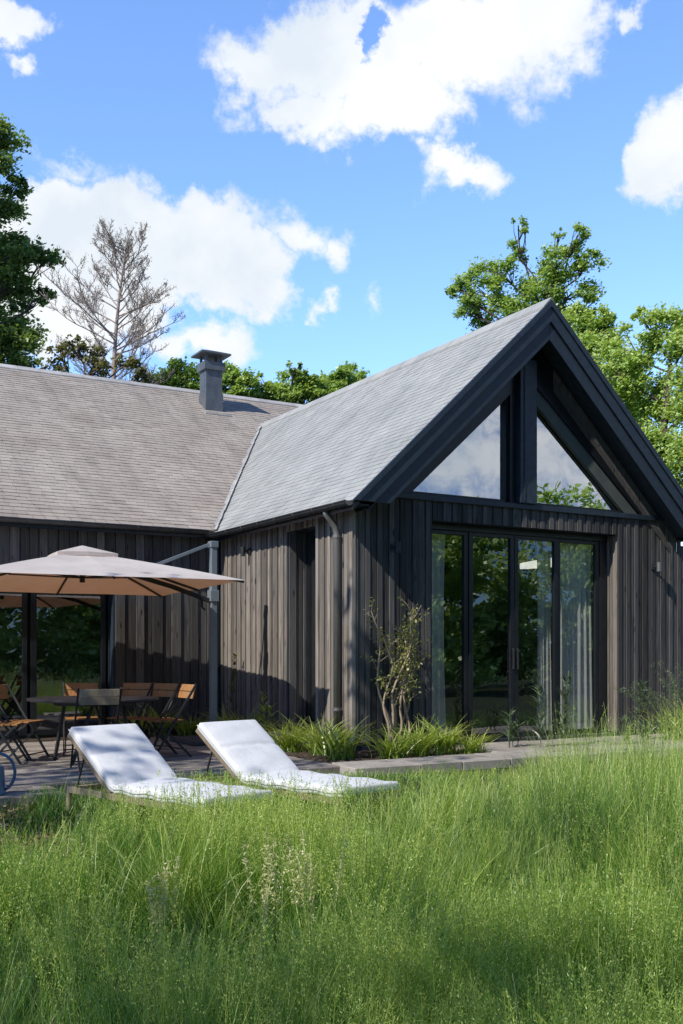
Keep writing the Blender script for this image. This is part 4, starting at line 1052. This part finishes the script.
def stalk(name, label, x, y, z, h, mat, leaf, wd, nst, spread, cat='plant', group=None, up=0.6, dens=1.0):
    t = thing(name, label, cat, (x, y, z), random.uniform(0, 6), group); st = MB(); C_ = []
    Vs = []
    for i in range(nst):
        p = Vector((random.uniform(-spread, spread) * 0.5, random.uniform(-spread, spread) * 0.5, 0)); hh = h * random.uniform(0.7, 1.0); dx, dy = random.gauss(0, 0.06), random.gauss(0, 0.06)
        pts = [p + Vector((dx * hh * k * k, dy * hh * k * k, hh * k)) for k in np.linspace(0, 1, 7)]
        st.tube(pts, list(np.linspace(0.006, 0.002, 7)), 5)
        n = int(hh * 34 * dens)
        for j in range(n):
            s = random.uniform(0.12, 1.0); a = random.uniform(0, 6.28)
            q = p + Vector((dx * hh * s * s, dy * hh * s * s, hh * s)); Vs.append((q, a, leaf * (1.15 - 0.6 * s)))
    n = len(Vs); P = np.array([tuple(q[0]) for q in Vs]); az = np.array([q[1] for q in Vs]); H = np.array([q[2] for q in Vs])
    V, F, T, _ = blades(P, H, az, np.full(n, up), rng.uniform(0.2, 0.7, n), np.full(n, wd), 3, rng.normal(0.5, 0.2, n), 0.1)
    st.build('stems', mat, t); np_mesh('foliage', V, F, T, mat, t)
    return t
stalk('weed_stalk', 'tall dusky weed stalk in front of the central door mullion', 2.30, -0.95, -0.06, 1.05, M['weed'], 0.17, 0.028, 2, 0.1)
stalk('weed_stalk', 'tallest dusky weed stalk before the third glass door', 2.72, -1.00, -0.06, 1.10, M['weed'], 0.18, 0.03, 2, 0.12)
stalk('weed_stalk', 'short dusky weed by the threshold of the second glass door', 2.0, -0.75, -0.06, 0.55, M['weed'], 0.15, 0.026, 4, 0.3)
stalk('weed_stalk', 'slender weed stalk before the right door jamb', 4.2, -0.85, -0.06, 0.85, M['weed'], 0.14, 0.024, 2, 0.1)
stalk('weed_stalk', 'low leafy weed patch before the bright right curtain', 3.5, -1.25, -0.06, 0.42, M['weed'], 0.14, 0.024, 7, 0.7)
stalk('wall_plant', 'single stalk with yellow tip climbing the long wall near the parasol pole', -0.22, 3.30, -0.1, 1.30, M['dull'], 0.12, 0.045, 1, 0.02)
stalk('wall_plant', 'leaning yellow green stalk by the stone step and slot window', -0.25, 1.95, -0.1, 0.75, M['strap'], 0.16, 0.03, 2, 0.1)
# feathery grass by the right wall
def feather(x, y, n, h, label):
    t = thing('feather_grass', label, 'ornamental grass', (x, y, -0.12), 0)
    P = np.stack([rng.normal(0, 0.1, n), rng.normal(0, 0.1, n), np.zeros(n)], -1); az = rng.uniform(0, 2 * np.pi, n)
    V, F, T, c = blades(P, rng.uniform(h * 0.6, h, n), az, rng.uniform(0.05, 0.45, n), rng.uniform(0.2, 0.7, n), np.full(n, 0.010), 7, rng.normal(0.5, 0.2, n), 0.1)
    np_mesh('leaves', V, F, T, M['strap'], t)
    m_ = 12; P = np.stack([rng.normal(0, 0.06, m_), rng.normal(0, 0.06, m_), np.zeros(m_)], -1)
    V, F, T, c = blades(P, rng.uniform(h * 1.0, h * 1.35, m_), rng.uniform(2.2, 4.2, m_), rng.uniform(0.1, 0.4, m_), rng.uniform(0.2, 0.5, m_), np.full(m_, 0.005), 9, np.full(m_, 0.5), 0.5)
    tips = np.repeat(c[:, -4:, :].reshape(-1, 3), 34, 0) + rng.normal(0, 0.022, (m_ * 4 * 34, 3))
    v2, f2, t2 = leaf_quads(tips, 0.6, 0.03, 0.006, rng.normal(0.6, 0.2, len(tips)))
    a = join([(V, F, T), (v2, f2, t2)]); np_mesh('plumes', *a, M['weed'], t)
feather(4.75, -1.0, 120, 0.80, 'feathery arching grass by the wall right of the glass doors')
feather(5.45, -0.75, 120, 0.95, 'taller feathery grass near the right edge below the wall lamp')

# ------------------------------------------------------------------ the meadow
def fnoise(x, y, s, seed=0):
    r = np.random.default_rng(100 + seed); v = 0
    for k in range(7):
        a = r.uniform(0, 6.28); f = s * r.uniform(0.6, 1.7); v = v + np.sin((x * math.cos(a) + y * math.sin(a)) * f + r.uniform(0, 6.28))
    return v / 4.2
def to_view(x, y):
    dx, dy = x - CAM[0], y - CAM[1]
    return dx * AX_R[0] + dy * AX_R[1], dx * AX_D[0] + dy * AX_D[1]
def allowed(x, y):
    ok = y < -1.97
    ok &= ~((x < -4.2) & (y > -2.4)); ok &= ~((x < -0.95) & (y > -1.6))
    r, d = to_view(x, y)
    ok &= (d > 1.15)
    return ok
def height_at(x, y):
    """natural height of the meadow: tall near the viewer and to the right, short near loungers and the deck"""
    r, d = to_view(x, y)
    h = 0.58 + 0.13 * fnoise(x, y, 1.6, 1) + 0.12 * fnoise(x, y, 5.0, 2)
    right = np.clip((r + 0.2) / 1.5, 0, 1)
    near_l = np.clip((d - 5.0) / 2.2, 0, 1) * (1 - right)
    h *= (1 - 0.24 * near_l)
    h *= 1 + 0.20 * right + 0.62 * np.clip((r - 0.7) / 0.7, 0, 1) * np.clip((d - 5.5) / 1.5, 0, 1)
    h *= np.where((y > -3.6), np.clip(1 - (y + 3.6) / 1.6 * 0.85 * np.clip((2.6 - x) / 1.5, 0.25, 1), 0.2, 1), 1)
    lft = np.clip((-4.75 - x) / 0.45, 0, 1) * np.clip((y + 5.9) / 1.1, 0, 1)
    h *= 1 - 0.75 * lft
    # a lodged, shorter hollow to the right, standing in for a shadow
    ang = r / np.maximum(d, 0.1); k = np.clip((ang - 0.16) / 0.05, 0, 1); g = gz_at(x, y)
    cap = (1.15 - (0.104 - 0.020 * k) * d - g) / (1.2 - 0.40 * k)
    h = np.where(d > 5.0, np.minimum(h, np.maximum(cap, 0.12)), h)
    cap2 = (1.15 - 0.124 * d - g) / 1.10
    h = np.where((d > 5.0) & (d < 7.4) & (ang < -0.01), np.minimum(h, np.maximum(cap2, 0.15)), h)
    hol = np.exp(-(((r - 1.15) / 0.55) ** 2 + ((d - 5.2) / 0.6) ** 2)); h *= 1 - 0.42 * hol
    return h, lft, hol
def scatter(n, dmin, dmax, power=1.0):
    u = rng.random(n); d = dmin + (dmax - dmin) * u ** power
    r = rng.uniform(-0.47, 0.47, n) * (d + 0.7)
    x = CAM[0] + AX_R[0] * r + AX_D[0] * d; y = CAM[1] + AX_R[1] * r + AX_D[1] * d
    k = allowed(x, y)
    return x[k], y[k], r[k], d[k]
parts = []
# stems and leaves
for (n, d0, d1, seg, wd) in ((26000, 1.2, 3.2, 5, 0.0030), (60000, 2.8, 6.2, 4, 0.0034), (60000, 5.6, 11.5, 3, 0.0046)):
    x, y, r, d = scatter(n, d0, d1, 0.8)
    cl = fnoise(x, y, 7.0, 3); keep = rng.random(len(x)) < np.clip(0.58 + 0.75 * cl, 0.10, 1)
    x, y, r, d = x[keep], y[keep], r[keep], d[keep]
    h, lft, hol = height_at(x, y); q = rng.random(len(x)) > 0.75 * lft; x, y, r, d, h, lft, hol = x[q], y[q], r[q], d[q], h[q], lft[q], hol[q]; m_ = len(x)
    tall = rng.random(m_) < 0.45
    H = h * np.where(tall, rng.uniform(0.75, 1.15, m_), rng.uniform(0.35, 0.8, m_))
    dead = rng.random(m_) < 0.035
    tone = 0.43 + 0.23 * fnoise(x, y, 2.1, 4) + 0.17 * fnoise(x, y, 1.0, 12) + 0.10 * np.clip(r / 1.5, -0.5, 1) * (d > 4.6) + rng.normal(0, 0.13, m_) - 0.18 * hol + 0.1 * tall + dead * 0.45  # hollow toned down: the shadow on the grass is put into its colour
    broad = (rng.random(m_) < 0.16 + 0.12 * fnoise(x, y, 2.6, 15)) & ~tall
    tone = tone + 0.10 * broad
    azf = 1.6 * fnoise(x, y, 1.4, 21) + 2.2 * fnoise(x, y, 4.5, 22) + rng.normal(0, 0.9, m_)      # tussocks lean their own way
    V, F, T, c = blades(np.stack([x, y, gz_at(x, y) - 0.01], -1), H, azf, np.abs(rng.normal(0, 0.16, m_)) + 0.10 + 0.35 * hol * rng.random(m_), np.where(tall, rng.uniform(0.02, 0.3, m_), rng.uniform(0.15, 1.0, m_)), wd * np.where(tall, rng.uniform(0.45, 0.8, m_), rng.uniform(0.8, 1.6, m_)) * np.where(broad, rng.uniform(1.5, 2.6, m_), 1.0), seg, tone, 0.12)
    parts.append((V, F, T))
# tussocks: dense fans of coarser blades that stand out of the finer grass
tx, ty, tr_, td = scatter(150, 2.4, 9.6, 0.85)
for X_, Y_, r1, d1 in zip(tx, ty, tr_, td):
    hh, lf, ho = height_at(np.array([X_]), np.array([Y_]))
    if lf[0] > 0.3: continue
    n = int(rng.integers(45, 110)); tn = rng.choice([0.18, 0.30, 0.55, 0.75]) ; cap_ = min(1.0, 0.8 * max(0.2, 1.15 - 0.09 * d1 + 0.3) / max(0.2, hh[0] * 1.25)) if d1 > 5 else 1.0
    P = np.stack([X_ + rng.normal(0, 0.055, n), Y_ + rng.normal(0, 0.055, n), np.full(n, float(gz_at(X_, Y_)) - 0.02)], -1)
    V, F, T, c = blades(P, hh[0] * rng.uniform(0.7, 1.25, n) * cap_, rng.uniform(0, 6.28, n), np.abs(rng.normal(0, 0.2, n)), rng.uniform(0.05, 0.8, n), rng.uniform(0.7, 1.4, n) * (0.0045 if d1 < 4 else 0.0062), 5, tn + rng.normal(0, 0.1, n), 0.1)
    parts.append((V, F, T))
# dead straw leaning through the green
x, y, r, d = scatter(900, 1.6, 9.0, 0.85); h, lft, hol = height_at(x, y); m_ = len(x)
V, F, T, c = blades(np.stack([x, y, gz_at(x, y)], -1), h * rng.uniform(0.6, 1.15, m_), rng.uniform(0, 6.28, m_), np.abs(rng.normal(0.1, 0.35, m_)), rng.uniform(0.05, 0.9, m_), np.full(m_, 0.0032), 5, np.full(m_, 0.5), 0.4)
st_ = np_mesh('dry_straw', V, F, T, M['dry_spike']); kind(st_, 'stuff'); tag(st_, 'pale dry straw leaning here and there through the green meadow', 'straw')
# airy seed heads
for (n, d0, d1, nk, sz) in ((6000, 1.3, 3.6, 100, 0.0040), (11500, 3.2, 6.6, 54, 0.0054), (7000, 6.0, 11.0, 26, 0.0066)):
    x, y, r, d = scatter(n, d0, d1, 0.9)
    cl = fnoise(x, y, 3.0, 6); keep = rng.random(len(x)) < np.clip(0.42 + 1.1 * cl, 0.04, 1) * np.where((r > 0.2) & (d > 4.4), 0.35, 1.0)
    x, y = x[keep], y[keep]; h, lft, hol = height_at(x, y); m_ = len(x)
    keep = rng.random(m_) > 0.8 * lft + 0.7 * hol; x, y, h = x[keep], y[keep], h[keep]; m_ = len(x)
    H = h * rng.uniform(0.9, 1.22, m_)
    az = rng.uniform(0, 2 * np.pi, m_)
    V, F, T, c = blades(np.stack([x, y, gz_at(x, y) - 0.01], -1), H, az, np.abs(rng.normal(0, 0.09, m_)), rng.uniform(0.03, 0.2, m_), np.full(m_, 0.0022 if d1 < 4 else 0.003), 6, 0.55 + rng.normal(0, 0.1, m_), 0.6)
    parts.append((V, F, T))
    s = rng.beta(1.3, 1.5, (m_, nk)); f = 4 + s * 2; i = np.minimum(f.astype(int), 5); u = (f - i)[..., None]
    a = np.take_along_axis(c, i[..., None], 1); b = np.take_along_axis(c, (i + 1)[..., None], 1)
    base = a + (b - a) * u
    rad = (0.006 + 0.042 * (1 - s)) * rng.uniform(0.2, 1.0, (m_, nk)) * (H[:, None] / 0.65); ph = rng.uniform(0, 2 * np.pi, (m_, nk))
    off = np.stack([np.cos(ph) * rad, np.sin(ph) * rad, rad * 0.5 + rng.normal(0, 0.004, (m_, nk))], -1)
    C_ = (base + off).reshape(-1, 3)
    dirv = off + np.array([0, 0, 0.012]) + rng.normal(0, 0.008, off.shape); dirv = dirv.reshape(-1, 3); dirv /= np.linalg.norm(dirv, axis=1, keepdims=True)
    e = np.cross(dirv, rng.normal(0, 1, dirv.shape)); e /= np.linalg.norm(e, axis=1, keepdims=True) + 1e-9
    L_ = sz * rng.uniform(0.6, 1.5, len(C_))[:, None]
    Vq = np.stack([C_ - dirv * L_, C_ + e * L_ * 0.3, C_ + dirv * L_, C_ - e * L_ * 0.3], 1).reshape(-1, 3)
    pt = np.repeat(rng.normal(0.80, 0.14, m_) + 0.12 * fnoise(x, y, 2.0, 8), nk)
    parts.append((Vq, np.arange(len(Vq)).reshape(-1, 4), np.repeat(np.clip(pt, 0, 1), 4)))
# short undergrowth out to the sides
V, F, T = join(parts)
mo = np_mesh('meadow_grass', V, F, T, M['meadow']); kind(mo, 'stuff'); tag(mo, 'tall green meadow grass with airy seed heads filling the foreground', 'grass')
x = rng.uniform(-14, 9, 16000); y = rng.uniform(-16, -1.9, 16000)
r_, d_ = to_view(x, y); k = allowed(x, y) | ((y < -1.97) & (d_ < 1.15) & (d_ > -6) & (np.hypot(x - CAM[0], y - CAM[1]) > 1.6)); x, y = x[k], y[k]; m_ = len(x)
V, F, T, c = blades(np.stack([x, y, gz_at(x, y) - 0.01], -1), rng.uniform(0.08, 0.24, m_), rng.uniform(0, 6.28, m_), np.abs(rng.normal(0, 0.3, m_)), rng.uniform(0.2, 1, m_), np.full(m_, 0.009), 3, rng.normal(0.4, 0.15, m_), 0.1)
uo = np_mesh('lawn_grass', V, F, T, M['meadow']); kind(uo, 'stuff'); tag(uo, 'short green lawn grass under the taller meadow', 'grass')
# dry litter on the bare strip below the deck
x = rng.uniform(-6.6, -4.3, 5200); y = rng.uniform(-4.6, -2.3, 5200); C_ = np.stack([x, y, gz_at(x, y) + 0.005 + 0.02 * rng.random(len(x))], -1)
V, F, T = leaf_quads(C_, 3.0, 0.05, 0.028, rng.normal(0.5, 0.25, len(x))); lo = np_mesh('leaf_litter', V, F, T, M['dry']); kind(lo, 'stuff'); tag(lo, 'dry brown leaf litter on the bare ground below the deck', 'leaves')
# a few pale flowering grass spikes standing out in the meadow
def spike(r, d, h, label):
    x, y = view_xy(r, d); z = float(gz_at(x, y)); t = thing('grass_spike', label, 'grass spike', (x, y, z), 0, 'pale flowering grass spikes')
    n = 7; P = np.stack([rng.normal(0, 0.035, n), rng.normal(0, 0.035, n), np.zeros(n)], -1)
    V, F, T, c = blades(P, rng.uniform(0.78, 1, n) * h, rng.uniform(0, 6.28, n), np.abs(rng.normal(0, 0.05, n)), rng.uniform(0.02, 0.10, n), np.full(n, 0.004), 8, np.full(n, 0.8), 0.7)
    f = rng.uniform(5.2, 7.98, (n, 110)); i0 = f.astype(int); u = (f - i0)[..., None]; a_ = np.arange(n)[:, None]
    b = c[a_, i0] * (1 - u) + c[a_, i0 + 1] * u
    C_ = b.reshape(-1, 3) + rng.normal(0, 1, (n * 110, 3)) * np.array([0.008, 0.008, 0.006])
    v2, f2, t2 = leaf_quads(C_, 0.3, 0.017, 0.0055, rng.normal(0.75, 0.2, len(C_)), 0.4)
    np_mesh('flower_stems', *join([(V, F, T), (v2, f2, t2)]), M['dry_spike'], t)
spike(-0.29, 4.3, 0.90, 'tallest pale seed spike in the middle of the meadow')
spike(-0.12, 4.5, 0.80, 'pale seed spike right of the tallest one')
spike(-0.78, 4.4, 0.74, 'pale seed spike at the left side of the meadow')

# ------------------------------------------------------------------ sky, sun, camera
def sky():
    w = bpy.data.worlds.new('World'); SC.world = w; w.use_nodes = True
    nt = w.node_tree; nt.nodes.clear(); N, L = nt.nodes, nt.links
    out = N.new('ShaderNodeOutputWorld'); bg = N.new('ShaderNodeBackground'); bg.inputs[1].default_value = 0.1
    st = N.new('ShaderNodeTexSky'); st.sky_type = 'NISHITA'; st.sun_disc = False
    st.sun_elevation = math.asin(-SUN.z); st.sun_rotation = math.atan2(-SUN.x, -SUN.y)
    st.air_density = 1.0; st.dust_density = 0.3; st.ozone_density = 3.0
    tc = N.new('ShaderNodeTexCoord'); sep = N.new('ShaderNodeSeparateXYZ'); L.new(tc.outputs['Generated'], sep.inputs[0])
    az = math_n(N, L, 'ARCTAN2', sep.outputs[0], sep.outputs[1]); el = math_n(N, L, 'ARCSINE', sep.outputs[2])
    cb = N.new('ShaderNodeCombineXYZ'); L.new(az, cb.inputs[0]); L.new(el, cb.inputs[1])
    # ragged edges: the lookup direction is disturbed by noise
    n1 = noise(N, L, tc.outputs['Generated'], 9.0, 8, 0.62)
    ns = N.new('ShaderNodeVectorMath'); ns.operation = 'SUBTRACT'; L.new(n1.outputs['Color'], ns.inputs[0]); ns.inputs[1].default_value = (0.5, 0.5, 0.5)
    sc = N.new('ShaderNodeVectorMath'); sc.operation = 'MULTIPLY'; L.new(ns.outputs[0], sc.inputs[0]); sc.inputs[1].default_value = (0.17, 0.13, 0)
    pos = N.new('ShaderNodeVectorMath'); pos.operation = 'ADD'; L.new(cb.outputs[0], pos.inputs[0]); L.new(sc.outputs[0], pos.inputs[1])
    def dirof(px, py):
        r = (px - 341.5) / 1050; u = (655 - py) / 1050
        return TH + math.atan(r), math.atan2(u, math.hypot(1, r))
    acc = None
    for px, py, sx, sy, wt in CLOUDS:
        a, e = dirof(px, py); kx = 1050 / sx / (1 / math.cos(a - TH) ** 2) ** 1 ; ky = 1050 / sy
        kx = 1050.0 / sx * 1.0; 
        cosf = math.cos(a - TH)
        kx = 1 / abs(dirof(px + sx, py)[0] - a); ky = 1 / abs(dirof(px, py - sy)[1] - e)
        d = N.new('ShaderNodeVectorMath'); d.operation = 'SUBTRACT'; L.new(pos.outputs[0], d.inputs[0]); d.inputs[1].default_value = (a, e, 0)
        m = N.new('ShaderNodeVectorMath'); m.operation = 'MULTIPLY'; L.new(d.outputs[0], m.inputs[0]); m.inputs[1].default_value = (kx, ky, 0)
        ln = N.new('ShaderNodeVectorMath'); ln.operation = 'LENGTH'; L.new(m.outputs[0], ln.inputs[0])
        f = math_n(N, L, 'MULTIPLY', math_n(N, L, 'SUBTRACT', 1.0, ln.outputs['Value']), wt)
        if wt < 0: # a hole
            hole = math_n(N, L, 'MULTIPLY', math_n(N, L, 'MAXIMUM', math_n(N, L, 'SUBTRACT', 1.0, ln.outputs['Value']), 0.0), -wt)
            acc = math_n(N, L, 'SUBTRACT', acc, hole); continue
        acc = f if acc is None else math_n(N, L, 'MAXIMUM', acc, f)
    for a, e, sx, sy, wt in ((2.45, 0.18, 0.30, 0.07, 0.40), (2.62, 0.30, 0.3, 0.05, 0.35), (2.15, 0.30, 0.3, 0.08, 0.6), (2.9, 0.12, 0.3, 0.08, 0.6)):   # cloud bank behind the viewpoint
        d = N.new('ShaderNodeVectorMath'); d.operation = 'SUBTRACT'; L.new(pos.outputs[0], d.inputs[0]); d.inputs[1].default_value = (a, e, 0)
        m = N.new('ShaderNodeVectorMath'); m.operation = 'MULTIPLY'; L.new(d.outputs[0], m.inputs[0]); m.inputs[1].default_value = (1 / sx, 1 / sy, 0)
        ln = N.new('ShaderNodeVectorMath'); ln.operation = 'LENGTH'; L.new(m.outputs[0], ln.inputs[0])
        acc = math_n(N, L, 'MAXIMUM', acc, math_n(N, L, 'MULTIPLY', math_n(N, L, 'SUBTRACT', 1.0, ln.outputs['Value']), wt))
    # scattered clouds over the rest of the sky
    mp = N.new('ShaderNodeMapping'); mp.inputs['Scale'].default_value = (1.0, 1.0, 2.4); L.new(tc.outputs['Generated'], mp.inputs[0])
    n2 = noise(N, L, mp.outputs[0], 2.6, 7, 0.6)
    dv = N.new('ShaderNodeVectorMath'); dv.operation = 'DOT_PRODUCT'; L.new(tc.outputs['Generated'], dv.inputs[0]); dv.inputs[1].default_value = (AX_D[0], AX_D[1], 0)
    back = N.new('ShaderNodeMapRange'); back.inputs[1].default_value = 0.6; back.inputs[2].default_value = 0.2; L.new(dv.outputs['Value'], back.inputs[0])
    rest = math_n(N, L, 'SUBTRACT', math_n(N, L, 'MULTIPLY', math_n(N, L, 'SUBTRACT', n2.outputs[0], 0.60), 5.0), math_n(N, L, 'SUBTRACT', 1.0, back.outputs[0]))
    acc = math_n(N, L, 'MAXIMUM', acc, rest)
    n3 = noise(N, L, tc.outputs['Generated'], 26.0, 6, 0.65)
    acc = math_n(N, L, 'ADD', acc, math_n(N, L, 'MULTIPLY', math_n(N, L, 'SUBTRACT', n3.outputs[0], 0.5), 1.1))
    mk = N.new('ShaderNodeMapRange'); mk.interpolation_type = 'SMOOTHSTEP'; mk.inputs[1].default_value = -0.04; mk.inputs[2].default_value = 0.45; L.new(acc, mk.inputs[0])
    shade = noise(N, L, tc.outputs['Generated'], 7.0, 5, 0.55)
    cr = ramp(N, [(0.36, (7.9, 8.7, 9.6)), (0.58, (10.2, 10.4, 10.6))]); L.new(shade.outputs[0], cr.inputs[0])
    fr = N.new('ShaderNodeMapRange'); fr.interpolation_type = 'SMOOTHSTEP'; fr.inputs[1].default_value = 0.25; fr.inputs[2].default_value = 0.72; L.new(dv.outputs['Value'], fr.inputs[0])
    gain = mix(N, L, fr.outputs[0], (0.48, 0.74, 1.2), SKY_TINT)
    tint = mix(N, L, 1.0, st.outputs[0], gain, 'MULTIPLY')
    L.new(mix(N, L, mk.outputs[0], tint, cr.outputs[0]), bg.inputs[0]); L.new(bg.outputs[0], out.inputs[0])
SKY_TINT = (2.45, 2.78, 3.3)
CLOUDS = [(470, 40, 120, 80, 1.3), (330, 55, 120, 70, 1.2), (395, 112, 95, 54, 1.35), (275, 60, 60, 55, 1.0), (540, 30, 60, 60, 0.9), (452, 170, 52, 24, 0.75), (300, 110, 60, 30, .9),
          (365, 42, 22, 34, -1.6),
          (110, 240, 125, 66, 1.8), (60, 215, 75, 44, 1.5), (200, 262, 95, 56, 1.5), (245, 300, 55, 26, 0.9), (300, 230, 60, 28, 0.55), (335, 243, 18, 28, 0.5), (190, 345, 70, 26, 0.7), (70, 300, 100, 70, 1.5), (317, 302, 14, 16, 0.5), (378, 305, 14, 20, 0.3), (75, 170, 60, 14, 0.3),
          (25, 28, 55, 36, 1.1), (42, 75, 22, 12, 0.5), (676, 155, 40, 52, 1.1), (700, 120, 50, 60, 1.0), (612, 3, 30, 12, 0.5)]
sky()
sun = bpy.data.lights.new('sun', 'SUN'); sun.energy = 5.0; sun.angle = R(0.53); sun.color = (1.0, 0.93, 0.82)
so = bpy.data.objects.new('sun', sun); COL.objects.link(so); so.rotation_euler = SUN.to_track_quat('-Z', 'Y').to_euler(); so.location = (-30, -10, 30)
cam = bpy.data.cameras.new('camera'); co = bpy.data.objects.new('camera', cam); COL.objects.link(co)
co.location = CAM; co.rotation_euler = (R(90), 0, -TH)
cam.sensor_fit = 'VERTICAL'; cam.sensor_height = 24.0; cam.lens = 24.0 * 1050 / 1024; cam.shift_y = 143 / 1024; cam.clip_start = 0.05; cam.clip_end = 2000
SC.camera = co
SC.render.engine = 'CYCLES'
SC.view_settings.view_transform = 'Standard'; SC.view_settings.look = 'None'; SC.view_settings.exposure = 0; SC.view_settings.gamma = 1
SC.cycles.max_bounces = 8; SC.cycles.transparent_max_bounces = 12; SC.cycles.diffuse_bounces = 3
